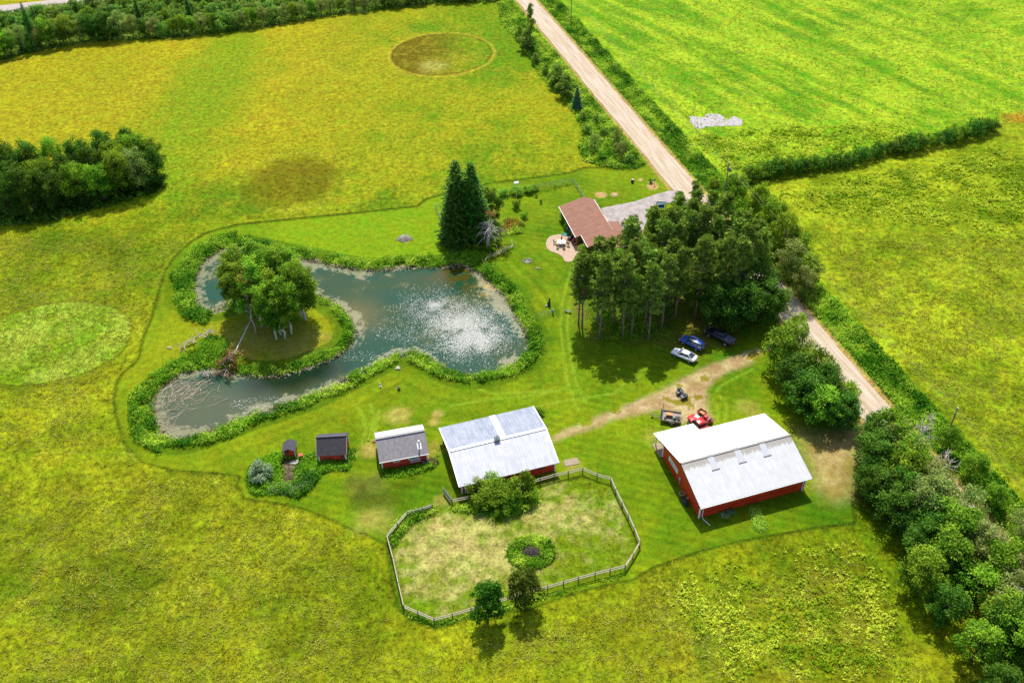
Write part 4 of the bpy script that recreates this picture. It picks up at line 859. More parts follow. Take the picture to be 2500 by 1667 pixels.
meadow("meadow_grass", [(-60,560),(500,560),(380,800),(280,960),(300,1150),(-60,1150)], 20000, .2, 'mead', 5, .24, .45)
meadow("field_weeds", [(1850,470),(2440,340),(2560,420),(2560,640),(2200,560),(1900,520)], 11000, .45, 'weed2', 6, .42, .53, 4, 8)
meadow("field_grass", [(1950,560),(2560,560),(2560,1250),(2250,1000),(2050,760)], 20000, .22, 'mead', 7, .26, .48)
meadow("field_grass", [(1420,0),(2560,-10),(2560,320),(1900,420),(1700,400),(1500,180)], 16000, .22, 'meadl', 8, .34, .5)
meadow("field_weeds", [(1650,330),(1900,300),(2250,290),(2200,360),(1850,440),(1750,440)], 9000, .45, 'weed2', 9, .42, .5, 4, 7)
meadow("meadow_grass", [(400,560),(560,520),(1000,490),(1330,420),(1400,330),(1250,60),(900,70),(0,220),(0,320),(420,340)], 7000, .18, 'mead', 10, .26, .5)
# sun glint on the pond put in as white flecks, then fallen reeds
rg = np.random.RandomState(77); Pf = []
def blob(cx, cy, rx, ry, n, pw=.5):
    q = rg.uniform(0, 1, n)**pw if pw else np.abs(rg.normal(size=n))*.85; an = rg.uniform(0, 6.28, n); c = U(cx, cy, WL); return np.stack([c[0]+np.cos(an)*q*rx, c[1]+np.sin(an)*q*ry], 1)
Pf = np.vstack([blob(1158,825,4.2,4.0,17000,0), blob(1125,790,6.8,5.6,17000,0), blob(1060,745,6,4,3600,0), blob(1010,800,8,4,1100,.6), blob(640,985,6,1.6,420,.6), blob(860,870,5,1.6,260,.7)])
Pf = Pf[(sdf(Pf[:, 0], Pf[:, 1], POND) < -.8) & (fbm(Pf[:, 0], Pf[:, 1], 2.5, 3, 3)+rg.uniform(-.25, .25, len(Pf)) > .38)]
GLINT = mat("glint_fleck_white", T(238,238,232), T(206,214,196), 6, .35)
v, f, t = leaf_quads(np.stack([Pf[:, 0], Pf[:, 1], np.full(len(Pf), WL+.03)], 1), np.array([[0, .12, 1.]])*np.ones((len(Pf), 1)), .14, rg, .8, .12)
tag(link(bpy.data.objects.new("floating_pondweed", np_mesh("floating_pondweed", v, f, GLINT))), kind="stuff")
mb = MB()
for i in range(190):
    c = U(rg.normal(455, 32), rg.normal(950, 24), WL) if i < 140 else U(rg.uniform(375, 440), rg.uniform(960, 1060), WL)
    if not in_poly(c[:2], POND): continue
    an = rg.normal(.5, .6); l = rg.uniform(.5, 1.5); dz = rg.uniform(0, .35); mb.tube([(c[0]-math.cos(an)*l, c[1]-math.sin(an)*l, WL+.02), (c[0]+math.cos(an)*l, c[1]+math.sin(an)*l, WL+.04+dz*.5)], .03, 3, cap=False)
tag(mb.build("fallen_reeds", mat("dry_reed_stalks", T(226,210,176,.7), T(166,150,120,.6), 2)), kind="stuff")
# ================================================================== BUILDINGS
MR = MAT
def corr(name, a, b, stain=None, bands=2.2, bumpy=.3, rough=.45, metal=0.0, streak=.5):
    """ribbed sheet metal: ribs run across the local x axis"""
    m, n, bs = new_mat(name); v = coords(n)
    w = n.nodes.new("ShaderNodeTexWave"); w.wave_type = 'BANDS'; w.bands_direction = 'X'; w.inputs["Scale"].default_value = bands/2; n.links.new(v, w.inputs["Vector"])
    f = noise_n(n, coords(n, scale=(1.6, .12, .3)), 2.0, 4, .7); f2 = noise_n(n, v, .8, 4, .6)
    c = ramp2(n, mth(n, 'ADD', mth(n, 'MULTIPLY', f, .6), mth(n, 'MULTIPLY', f2, .4)), tuple(a), tuple(b), .4, .62)
    dk = mixc(n, mth(n, 'MULTIPLY', mth(n, 'LESS_THAN', w.outputs["Fac"], .22), streak), c, tuple(x*.72 for x in a))
    if stain is not None:
        col, y0, y1 = stain; sx = n.nodes.new("ShaderNodeSeparateXYZ"); n.links.new(v, sx.inputs[0])
        mr = n.nodes.new("ShaderNodeMapRange"); mr.inputs[1].default_value = y0; mr.inputs[2].default_value = y1; n.links.new(sx.outputs[1], mr.inputs[0])
        g = mth(n, 'MULTIPLY', mth(n, 'GREATER_THAN', mth(n, 'ADD', mr.outputs[0], mth(n, 'MULTIPLY', noise_n(n, coords(n, scale=(3.2, .22, 1)), 1.6, 4, .8), 1.1)), 1.12), .6); dk = mixc(n, g, dk, tuple(col))
    n.links.new(dk, bs.inputs["Base Color"]); bs.inputs["Roughness"].default_value = rough; bs.inputs["Metallic"].default_value = metal
    bump(n, bs, w.outputs["Fac"], bumpy, .05); return m
RED = corr("red_siding", (.60,.030,.008), (.72,.055,.014), bands=3.0, bumpy=.5, rough=.5); REDW = corr("red_board_siding", (.50,.030,.012), (.62,.05,.022), bands=2.2, bumpy=.3, rough=.7)
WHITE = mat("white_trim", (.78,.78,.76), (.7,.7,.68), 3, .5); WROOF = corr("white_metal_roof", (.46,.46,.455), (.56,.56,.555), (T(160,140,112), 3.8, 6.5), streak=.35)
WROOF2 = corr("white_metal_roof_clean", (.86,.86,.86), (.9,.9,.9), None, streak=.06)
GROOF = corr("grey_blue_metal_roof", T(168,178,198), T(212,218,232), None, bands=2.4, streak=.5, rough=.4); GROOF2 = corr("pale_metal_roof", T(208,212,222), T(240,242,248), None, bands=1.3, streak=.2)
def shingle(name, a, b, sc=3.0, spots=None):
    m, n, bs = new_mat(name); f = noise_n(n, coords(n, scale=(1, .45, .6)), sc, 5, .75); g = noise_n(n, coords(n), 12, 3, .7)
    c = ramp2(n, mth(n, 'ADD', mth(n, 'MULTIPLY', f, .6), mth(n, 'MULTIPLY', g, .4)), tuple(a), tuple(b), .36, .64)
    if spots is not None: c = mixc(n, mth(n, 'GREATER_THAN', noise_n(n, coords(n, scale=(1, .5, 1)), 4.0, 4, .8), .68), c, tuple(spots))
    n.links.new(c, bs.inputs["Base Color"]); bs.inputs["Roughness"].default_value = .85; bump(n, bs, g, .4, .03); return m
SH_GREY = shingle("grey_shingles", T(146,138,142), T(200,192,194)); SH_DARK = shingle("dark_shingles", T(56,50,56), T(92,84,90), spots=T(160,152,140)); SH_PLUM = shingle("slate_shingles", T(78,72,84), T(104,98,110)); SH_BROWN = shingle("brown_shingles", T(150,98,78), T(196,140,112), 1.4)
GLASS = mat("dark_glass", (.02,.03,.035), (.03,.04,.05), 2, .12, spec=.8); SKYL = mat("translucent_panel", (.40,.405,.42), (.46,.465,.48), 3, .4); TAN = mat("tan_siding", T(176,140,70), T(150,116,52), 3, .8); GREYM = mat("galvanised_metal", T(176,182,184), T(146,152,156), 4, .4, metal=.3); BLACK = mat("black_plastic", (.015,.015,.017), (.03,.03,.033), 8, .5); CONC = mat("concrete", T(206,188,158), T(180,160,130), 3, .9)
def gable_house(root, u0, u1, vn, vr, vf, zn, zr, zf, inset, wall, rn, rf, th=.12, trim=WHITE, door=None):
    """walls, two roof slopes, corner trim in the local frame (u along ridge = x, v = y)"""
    iu, inn, iff = inset; a, b = u0+iu, u1-iu; yn, yf = vn+inn, vf-iff
    zz = lambda v: (zn+(zr-zn)*(v-vn)/(vr-vn)) if v < vr else (zf+(zr-zf)*(vf-v)/(vf-vr))
    t = th+.02; prof = [(yn, -.3), (yn, zz(yn)-t), (vr, zr-t), (yf, zz(yf)-t), (yf, -.3)]
    MB().loft([[(a, y, z) for y, z in prof], [(b, y, z) for y, z in prof]]).build("wall", wall, root)
    roof = MB().slab([(u0, vn, zn), (u1, vn, zn), (u1, vr, zr), (u0, vr, zr)], th, 0).slab([(u0, vr, zr), (u1, vr, zr), (u1, vf, zf), (u0, vf, zf)], th, 1).build("roof", [rn, rf], root)
    if trim:
        for (x, y) in ((a, yn), (b, yn), (a, yf), (b, yf)):
            MB().box((x, y, zz(y)/2-.2), (.2, .2, zz(y)-t+.2)).build("corner_trim", trim, root)
    return zz
# ---- red machine shed
aA = math.atan2(5.0, 16.8); A0 = U(1706, 1264)
shed = empty("machine_shed", A0, aA, "big red pole shed with bright white metal roof and skylights beside the gravel pad", "shed")
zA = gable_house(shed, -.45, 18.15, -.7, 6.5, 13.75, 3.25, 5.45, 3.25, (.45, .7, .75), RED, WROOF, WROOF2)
r = MB().slab([(-.45, 13.7, 3.26), (6.55, 13.7, 3.26), (6.55, 16.05, 2.55), (-.45, 16.05, 2.55)], .1).build("porch_roof", WROOF2, shed)
for x in (0, 3.2, 6.2): MB().box((x, 15.7, 1.28), (.16, .16, 2.56)).build("porch_post", WHITE, shed)
MB().box((3.0, 14.5, .06), (7.0, 2.9, .12)).build("porch_floor", CONC, shed)
MB().box((8.85, 6.5, 5.48), (18.6, .34, .07)).build("ridge_cap", mat("ridge_cap", T(176,170,164), T(140,134,126), 3, .5), shed)
for x in (4.35, 8.85, 13.1):
    for sg_ in (-1, 1):
        vA, vB = 6.5+sg_*.2, 6.5+sg_*(2.15 if sg_ < 0 else 1.9); q = [(x-.5, vA, zA(vA)+.03), (x+.5, vA, zA(vA)+.03), (x+.5, vB, zA(vB)+.03), (x-.5, vB, zA(vB)+.03)]
        s_ = MB().slab(q, .05).build("skylight", SKYL, shed)
        if sg_ < 0: MB().box((x, vB-.1, zA(vB)+.03), (1.3, .18, .06)).build("flashing", mat("flashing", T(190,186,180)), s_)
for vA, vB in ((-.72, -.82), (13.78, 13.88)): MB().slab([(-.45, vA, 3.2), (18.15, vA, 3.2), (18.15, vB, 3.2), (-.45, vB, 3.2)], .12).build("gutter", WHITE, shed)
for x, y0 in ((.45, -.12), (17.3, -.12)):
    mb = MB().tube([(x, -.7, 3.1), (x, -.1, 2.7), (x, -.1, .3), (x, -.5, .15)]+([(x+.5, -1.9, .1)] if x < 1 else []), .07, 6); mb.build("downspout", WHITE, shed)
for sx in (-.47, 18.17):
    MB().slab([(sx-.03, -.7, 3.2), (sx+.03, -.7, 3.2), (sx+.03, 6.5, 5.4), (sx-.03, 6.5, 5.4)], .2).slab([(sx-.03, 6.5, 5.4), (sx+.03, 6.5, 5.4), (sx+.03, 13.75, 3.2), (sx-.03, 13.75, 3.2)], .2).build("bargeboard", mat("dark_red_trim", T(120,40,30)), shed)
MB().box((8.85, -.02, 1.1), (17.3, .05, .08)).build("wall_rail", mat("red_rail", T(150,22,10)), shed)
sg = MB().box((-.04, 9.3, 2.05), (.06, 3.2, .95)).build("wall_banner", WHITE, shed)
mb = MB()
def glyph_strokes(mb, y, z, s, st):
    for (a_, b_, c_, d_) in st:
        p = np.array([y-a_*s, z+b_*s]); q_ = np.array([y-c_*s, z+d_*s]); m_ = (p+q_)/2; L = np.linalg.norm(q_-p)+.04; an = math.atan2(q_[1]-p[1], q_[0]-p[0])
        mb.box((-.075, m_[0], m_[1]), (.02, L, .06), rx=an)
GL = [[(0,0,0,1),(0,1,.5,.5),(.5,.5,1,1),(1,1,1,0)], [(0,0,.5,1),(.5,1,1,0),(.2,.4,.8,.4)], [(0,0,0,1),(0,1,.9,1),(0,.5,.8,.5)], [(0,1,.5,0),(.5,0,1,1)], [(0,0,0,1),(0,1,.8,.7),(0,.5,.8,0)]]
for i, g_ in enumerate(GL[:3]): glyph_strokes(mb, 10.35-i*.38, 1.9, .26, g_)
mb.build("banner_lettering", mat("navy_paint", T(40,44,110)), sg)
mb = MB()
for i, g_ in enumerate(GL[2:]): glyph_strokes(mb, 9.1-i*.38, 1.9, .26, g_)
mb.build("banner_lettering", mat("grey_paint", T(110,112,110)), sg)
MB().tube([(-.12, 6.6, .4), (-.12, 6.6, 1.9)], .04, 6).box((-.15, 6.6, 1.75), (.2, .45, .55)).build("electric_meter", mat("pink_white_paint", T(240,214,210)), shed)
MB().tube([(-.02, 3.4, .9), (-.35, 3.4, .9), (-.35, 3.7, .5)], .03, 5).build("tap", WHITE, shed)
def sloc(root, x, y): c, s = math.cos(root.rotation_euler[2]), math.sin(root.rotation_euler[2]); return (root.location[0]+x*c-y*s, root.location[1]+x*s+y*c, 0)
t = empty("fuel_drum", sloc(shed, -.75, 3.1), aA+1.57, "dark blue-grey drum lying on its side at the red shed's left wall", "drum")
MB().cyl((-.5, 0, .38), (.5, 0, .38), .33, 18).cyl((-.3, 0, .38), (-.26, 0, .38), .345, 18).cyl((.26, 0, .38), (.3, 0, .38), .345, 18).build("body", mat("drum_blue", T(58,66,92), T(40,46,66)), t, True)
MB().box((-.3, 0, .03), (.12, .7, .1)).box((.3, 0, .03), (.12, .7, .1)).build("cradle", MAT['bark'], t)
t = empty("hose_coil", sloc(shed, -.6, 4.6), 0, "tan garden hose coiled on a frame against the red shed wall", "hose")
MB().tube([(math.cos(a_)*.42, math.sin(a_)*.42, .5+.03*a_) for a_ in np.linspace(0, 12.5, 50)], .045, 5).build("hose", mat("hose", T(226,196,160)), t, True); MB().box((0, 0, .25), (.2, .2, .5)).box((0, -.5, .2), (.9, .12, .12)).build("frame", MAT['bark'], t)
t = empty("wall_lamp_post", sloc(shed, -1.5, 5.2), 0, "thin pole lamp standing in the grass left of the red shed", "pole"); MB().tube([(0, 0, 0), (0, 0, 1.0)], .03).build("pole", MAT['bark'], t)
# ---- metal-roofed barn
B0 = np.array([-8.207, 93.487]); aB = math.atan2(4.32, 15.01)
barn = empty("livestock_barn", B0, aB, "long red barn under a pale blue-grey corrugated metal roof beside the fenced paddock", "barn")
zB = gable_house(barn, -.1, 15.95, 1.1, 7.35, 14.2, 2.3, 3.95, 2.45, (.45, .6, .5), REDW, GROOF2, GROOF)
MB().box((7.9, 7.35, 3.97), (16.05, .5, .08)).build("ridge_cap", WHITE, barn)
MB().slab([(8.35, 7.5, zB(7.5)+.025), (9.35, 7.5, zB(7.5)+.025), (9.35, 14.22, zB(14.2)+.025), (8.35, 14.22, zB(14.2)+.025)], .04).build("white_roof_sheet", WHITE, barn)
for x in (-.12, 15.97): MB().slab([(x-.09, 1.1, 2.34), (x+.09, 1.1, 2.34), (x+.09, 7.35, 3.99), (x-.09, 7.35, 3.99)], .16).slab([(x-.09, 7.35, 3.99), (x+.09, 7.35, 3.99), (x+.09, 14.2, 2.49), (x-.09, 14.2, 2.49)], .16).build("bargeboard", WHITE, barn)
cu = MB().box((7.75, 7.3, 4.1), (.75, .75, .5)).slab([(7.3, 6.85, 4.4), (8.2, 6.85, 4.4), (8.2, 7.3, 4.62), (7.3, 7.3, 4.62)], .05).slab([(7.3, 7.3, 4.62), (8.2, 7.3, 4.62), (8.2, 7.75, 4.4), (7.3, 7.75, 4.4)], .05).build("cupola", [GREYM], barn)
MB().tube([(7.75, 7.3, 4.6), (7.75, 7.3, 5.1)], .025).box((7.75, 7.3, 5.05), (.35, .03, .03)).build("weathervane", BLACK, cu)
for q in ((.9, 1.55), (1.15, 1.5)): MB().tube([(q[0], q[1], 0), (q[0], q[1], 2.2)], .07, 6).build("porch_post", WHITE, barn)
MB().box((.36, 10.5, 1.2), (.05, 2.6, 2.1)).build("door", WHITE, barn); MB().box((15.5, 9.5, 1.2), (.05, 2.6, 2.2)).build("door", WHITE, barn)
MB().box((13.2, 1.66, 1.55), (1.2, .05, .5)).build("window", GLASS, barn)
# ---- small sheds
C0 = np.array([-21.358, 99.768]); aC = math.atan2(1.5965, 7.4686)
sc_ = empty("garden_shed", C0, aC, "red shed with grey shingled front slope, white back slope and a small chimney", "shed")
zC = gable_house(sc_, .05, 7.95, .35, 3.75, 6.95, 2.15, 4.1, 2.2, (.35, .4, .4), REDW, SH_GREY, WHITE)
MB().box((4.0, 3.78, 4.12), (7.9, .5, .06)).build("ridge_cap", mat("ridge_grey", T(196,194,194)), sc_)
w_ = MB().box((2.75, .72, 1.55), (1.1, .06, .8)).build("window", WHITE, sc_); MB().box((2.75, .68, 1.55), (.8, .04, .5)).build("pane", mat("pale_pane", T(170,196,220)), w_)
w_ = MB().box((5.45, .72, 1.6), (1.75, .06, .8)).build("window", WHITE, sc_); MB().box((5.45, .68, 1.6), (1.4, .04, .5)).build("pane", GLASS, w_)
mb = MB()
for i in range(7): mb.box((5.0+i*.24, .62, .85), (.07, .05, .62), ry=(.45 if i % 2 else -.45))
mb.box((5.7, .62, 1.15), (1.8, .06, .07)).box((5.7, .62, .55), (1.8, .06, .07)); mb.build("trellis", WHITE, sc_)
f_ = MB().slab([(6.3, 1.15, zC(1.15)+.04), (7.0, 1.15, zC(1.15)+.04), (7.0, 2.1, zC(2.1)+.04), (6.3, 2.1, zC(2.1)+.04)], .05).build("chimney_flashing", WHITE, sc_); MB().tube([(6.65, 1.6, 2.7), (6.65, 1.6, 4.0)], .11, 10).build("flue", GREYM, f_); MB().ball((6.65, 1.6, 4.05), .2, 6, sq=(1, 1, .6)).build("cowl", WHITE, f_)
MB().slab([(.05, .33, 2.12), (7.95, .33, 2.12), (7.95, .25, 2.12), (.05, .25, 2.12)], .1).build("fascia", WHITE, sc_)
D0 = np.array([-31.473, 101.79]); aD = math.atan2(.209, 4.649)
sd_ = empty("store_shed", D0, aD, "small red shed with a weathered near-black shingle roof between the other two sheds", "shed")
gable_house(sd_, -.15, 4.7, .2, 2.75, 5.0, 1.95, 3.75, 2.05, (.3, .35, .35), REDW, SH_DARK, SH_PLUM)
MB().box((2.3, 2.75, 3.76), (4.9, .35, .06)).build("ridge_cap", mat("ridge_plum", T(96,92,108)), sd_); w_ = MB().box((3.9, .52, 1.2), (.5, .05, .35)).build("window", GLASS, sd_)
for x in (-.15, 4.7): MB().slab([(x-.05, .2, 1.98), (x+.05, .2, 1.98), (x+.05, 2.75, 3.78), (x-.05, 2.75, 3.78)], .14).build("bargeboard", mat("pale_board", T(206,190,170)), sd_)
E0 = np.array([-37.254, 103.648]); aE = math.atan2(.087, 1.847)
se = empty("outhouse", E0, aE, "tiny red gabled outhouse with one window, leftmost of the sheds", "shed")
prof = [(.05, -.2), (.05, 1.72), (.92, 2.25), (1.8, 1.72), (1.8, -.2)]
MB().loft([[(x, 0.0, z) for x, z in prof], [(x, 1.75, z) for x, z in prof]]).build("wall", REDW, se)
MB().slab([(-.17, -.35, 1.68), (.92, -.35, 2.36), (.92, 1.95, 2.36), (-.17, 1.95, 1.68)], .08).slab([(.92, -.35, 2.36), (2.02, -.35, 1.68), (2.02, 1.95, 1.68), (.92, 1.95, 2.36)], .08).build("roof", SH_PLUM, se)
for x in (.07, 1.78): MB().box((x, -.02, .8), (.1, .1, 1.75)).build("corner_trim", WHITE, se)
w_ = MB().box((.55, -.03, 1.35), (.8, .06, .55)).build("window", mat("orange_red_trim", T(216,92,60)), se); MB().box((.55, -.06, 1.35), (.6, .04, .38)).build("pane", GLASS, w_)
MB().slab([(-.1, -.33, 1.69), (.92, -.33, 2.3), (.92, -.37, 2.3), (-.1, -.37, 1.69)], .08).slab([(.92, -.33, 2.3), (1.95, -.33, 1.69), (1.95, -.37, 1.69), (.92, -.37, 2.3)], .08).build("bargeboard", mat("pale_trim2", T(206,110,80)), se)
t = empty("beehive_box", (-34.45, 103.2), .2, "small orange-red box cabinet standing right of the tiny outhouse", "box")
MB().box((0, 0, .55), (.55, .5, 1.1)).build("body", mat("orange_paint", T(196,70,36)), t); MB().box((0, 0, 1.13), (.68, .62, .07)).build("lid", mat("orange_lid", T(236,112,78)), t)
c = U(722, 1130); t = empty("stone_slab", (c[0], c[1]), .1, "pale flat slab lying in the garden bed below the orange box", "slab"); MB().slab([(-1.2, -.25, .3), (.1, -.5, .3), (1.1, .1, .32), (.8, .45, .32), (-.5, .4, .3)], .3).build("slab", mat("pale_slab", T(214,208,196), T(186,178,164)), t)
rg = np.random.RandomState(33)
MAT['burnt'] = mat("charred_wood", T(150,130,120), T(60,50,50), 6, .9)
def sticks(name, label, px, py, rx, ry, n, mname, cat, l=(.5, 1.6), zmax=.6, extra=None, rad=.035):
    c = U(px, py); e = empty(name, (c[0], c[1]), 0, label, cat); mb = MB()
    for i in range(n):
        q = rg.uniform(0, 1)**.6; an = rg.uniform(0, 6.28); x, y = math.cos(an)*q*rx, math.sin(an)*q*ry; a2 = rg.uniform(0, 6.28); L = rg.uniform(*l)/2; z = .05+zmax*(1-q)*rg.uniform(.3, 1); dz = rg.normal()*.12
        mb.tube([(x-math.cos(a2)*L, y-math.sin(a2)*L, max(z-dz, .03)), (x+math.cos(a2)*L, y+math.sin(a2)*L, max(z+dz, .03))], rad*rg.uniform(.6, 1.4), 4)
    mb.build("sticks", MAT[mname], e)
    if extra: MB().ball((0, 0, -.15), 1, 9, sq=(rx*.95, ry*.9, .35), jit=.12, rg=random.Random(2)).build("ash_heap", extra, e, True)
    return e
sticks("burn_pile", "grey pile of burnt sticks and ash ringed by weeds in the paddock", 1297, 1349, 1.5, 1.1, 150, 'burnt', "stick pile", extra=mat("ash", T(150,134,128), T(96,84,80), 3))
sticks("brush_pile", "small heap of reddish sticks on the lawn above the pond", 988, 584, 1.5, 1.1, 120, 'bare', "stick pile", (.5, 1.8), .7, mat("rust_twigs", T(170,112,84), T(120,80,56), 6))
sticks("compost_heap", "heap of dry brown stalks in the middle of the garden bed", 706, 1150, 1.5, 2.2, 150, 'straw', "stick pile", (.4, 1.1), .35, mat("stalks", T(150,124,96), T(110,86,64), 6))
sticks("twig_heap", "tangle of dead twigs washed up at the pond edge left of the fallen birch", 505, 912, 1.4, .6, 30, 'bare', "twigs", (.6, 1.6), .3)
sticks("firewood_stack", "heap of split logs at the right end of the grey-roofed shed", 1057, 1130, .9, 1.1, 60, 'straw', "firewood", (.35, .5), .6, mat("log_dark", T(96,80,66)), rad=.09)
# ---- house
hs = empty("farmhouse", H_O, math.atan2(H_u[1], H_u[0]), "low brown-roofed house beside the round patio, half hidden by pines", "house")
zl = lambda v: 2.55+(-v)*.262 if v > -5.6 else 4.02-(-5.6-v)*.45
def hsec(ua, ub, vL, vR, name, gableend=True, th=.12):
    p = [(vL, zl(vL)), (-5.6, 4.02), (vR, zl(vR))]
    o = MB().slab([(ua, vL, zl(vL)), (ub, vL, zl(vL)), (ub, -5.6, 4.02), (ua, -5.6, 4.02)], th).slab([(ua, -5.6, 4.02), (ub, -5.6, 4.02), (ub, vR, zl(vR)), (ua, vR, zl(vR))], th).build(name, SH_BROWN, hs)
    wl, wr = vL-.45, vR+.45; pr = [(wl, -.3), (wl, zl(wl)-th-.03), (-5.6, 3.86), (wr, zl(wr)-th-.03), (wr, -.3)]
    MB().loft([[(ua+.35, y, z) for y, z in pr], [(ub-.35 if ub > 12 else ub, y, z) for y, z in pr]]).build("wall", TAN, hs)
    MB().slab([(ua, vL+.06, zl(vL)+.01), (ub, vL+.06, zl(vL)+.01), (ub, vL-.03, zl(vL)+.03), (ua, vL-.03, zl(vL)+.03)], .22).build("fascia", WHITE, hs)
    return o
hsec(0.2, 12.5, 0, -8.0, "roof"); hsec(-4.3, .2, -1.15, -8.0, "roof"); hsec(-12.0, -4.3, -2.9, -8.0, "roof")
MB().slab([(3.4, -8.0, 2.97), (3.4, -10.4, 2.6), (-12, -10.4, 2.6), (-12, -8.0, 2.97)], .12).build("roof", SH_BROWN, hs)
MB().slab([(-.6, -10.4, 2.62), (-.6, -14.5, 2.2), (-12, -14.5, 2.2), (-12, -10.4, 2.62)], .12).build("roof", SH_BROWN, hs)
MB().loft([[(3.0, y, z) for y, z in ((-7.9, -.3), (-7.9, 2.75), (-10, 2.5), (-10, -.3))], [(-11.8, y, z) for y, z in ((-7.9, -.3), (-7.9, 2.75), (-10, 2.5), (-10, -.3))]]).build("wall", TAN, hs)
MB().loft([[(-1.0, y, z) for y, z in ((-10, -.3), (-10, 2.45), (-14.1, 2.0), (-14.1, -.3))], [(-11.8, y, z) for y, z in ((-10, -.3), (-10, 2.45), (-14.1, 2.0), (-14.1, -.3))]]).build("wall", TAN, hs)
MB().slab([(0.2, -7.98, zl(-8)+.02), (12.5, -7.98, zl(-8)+.02), (12.5, -8.07, zl(-8)+.02), (.2, -8.07, zl(-8)+.02)], .2).build("gutter", WHITE, hs)
for v_ in (-2.9, -5.2): w_ = MB().box((12.17, v_, 1.5), (.06, 1.2, 1.0)).build("window", WHITE, hs); MB().box((12.21, v_, 1.5), (.04, .95, .75)).build("pane", GLASS, w_)
for u_ in (8.5, 4.5): w_ = MB().box((u_, -.43, 1.4), (1.3, .06, 1.0)).build("window", WHITE, hs); MB().box((u_, -.39, 1.4), (1.05, .04, .75)).build("pane", GLASS, w_)
MB().box((.5, -.45-.7, 1.0), (.1, .9, 2.0)).build("door", mat("door_brown", T(120,90,50)), hs)
# ---- fences
def fence_post(e, x, y, h, r=.07, m='bark'): MB().tube([(x, y, -.2), (x, y, h)], r, 6).build("post", MAT[m], e)
MAT['rail'] = mat("weathered_rail", T(246,232,206), T(210,192,162), 5, .9); MAT['fpost'] = mat("fence_post_wood", T(150,134,110), T(110,94,74), 5, .9)
c0 = POSTS.mean(0); fe = empty("paddock_fence", (c0[0], c0[1]), 0, "weathered two-rail wooden fence running round the paddock", "fence")
mb = MB()
for i, p in enumerate(POSTS):
    q = p-c0; fence_post(fe, q[0], q[1], 1.32, .085, 'fpost')
    if i+1 < len(POSTS):
        r_ = POSTS[i+1]-c0
        for z in (1.22, .78): mb.tube([(q[0], q[1], z), ((q[0]+r_[0])/2, (q[1]+r_[1])/2, z-.02), (r_[0], r_[1], z)], [.08, .075, .08], 5)
q, r_ = POSTS[-1]-c0, POSTS[-2]-c0
for z in (.3, .5, .95, 1.1): mb.tube([(q[0], q[1], z), (r_[0], r_[1], z-.03)], .05, 5)
mb.build("rails", MAT['rail'], fe)
g0, g1 = POSTS[0], UP(K(920, 1120, .30608, [(527,225)]), 1.3)[0]; gd = g1-g0; L_ = np.linalg.norm(gd); ge = empty("paddock_gate", (g0[0], g0[1]), math.atan2(gd[1], gd[0]), "grey metal field gate standing open at the left front corner of the barn", "gate")
mb = MB()
for i in range(6): mb.tube([(0, 0, .25+i*.2), (L_, 0, .25+i*.2)], .035, 5)
for x in (0, L_/2, L_): mb.tube([(x, 0, .2), (x, 0, 1.3)], .035, 5)
mb.build("frame", GREYM, ge); MB().box((L_/2, .02, .75), (L_*.98, .02, 1.05)).build("panel", mat("pale_gate_panel", T(196,206,210), T(170,182,188)), ge)
def chain(pts, label, loc_z=1.2, mesh_from=0):
    c = pts.mean(0); e = empty("chain_link_fence", (c[0], c[1]), 0, label, "fence"); rails = MB(); net = MB()
    for i in range(len(pts)-1):
        a_, b_ = pts[i]-c, pts[i+1]-c; L = np.linalg.norm(b_-a_); n = max(1, int(round(L/3.0)))
        for j in range(n+(i == len(pts)-2)):
            p = a_+(b_-a_)*j/n; fence_post(e, p[0], p[1], 1.25, .035, 'galv')
        rails.tube([(*a_, 1.2), (*b_, 1.2)], .03, 5)
        k = int(L/.30)
        for j in range(k):
            for s_ in (0, 1):
                f0 = j/k; f1 = min(1, max(0, f0+(1.1/L if s_ == 0 else -1.1/L))); p = a_+(b_-a_)*f0; q = a_+(b_-a_)*f1; h1 = 1.15*min(1, abs(f1-f0)*L/1.1); net.tube([(*p, .05), (*q, .05+h1)], .008, 3, cap=False)
    rails.build("top_rail", MAT['galv'], e); net.build("wire_mesh", MAT['galv'], e)
MAT['galv'] = mat("galvanised_wire", T(196,204,200), T(160,168,166), 4, .4, metal=.2)
chain(UP(K(1000, 380, .21683, [(385,790),(330,650),(290,540),(430,512),(700,460),(980,410),(1120,385),(1460,325),(1850,262),(1975,460)]), 1.2), "long silver chain-link fence round the back yard behind the spruces")
chain(UP(K(1230, 720, .08929, [(880,545),(1105,480),(1340,405)]), 1.1), "short piece of chain-link fence crossing the lawn beside the pond")
p = UP([(1349.7,756)], 1.1)[0]; e = empty("garden_gate", (p[0], p[1]), 1.9, "narrow grey gate panel at the right end of the short lawn fence", "gate"); MB().box((0, 0, .65), (.9, .05, 1.1)).tube([(-.45, 0, 0), (-.45, 0, 1.3)], .04).tube([(.45, 0, 0), (.45, 0, 1.3)], .04).build("panel", MAT['galv'], e)
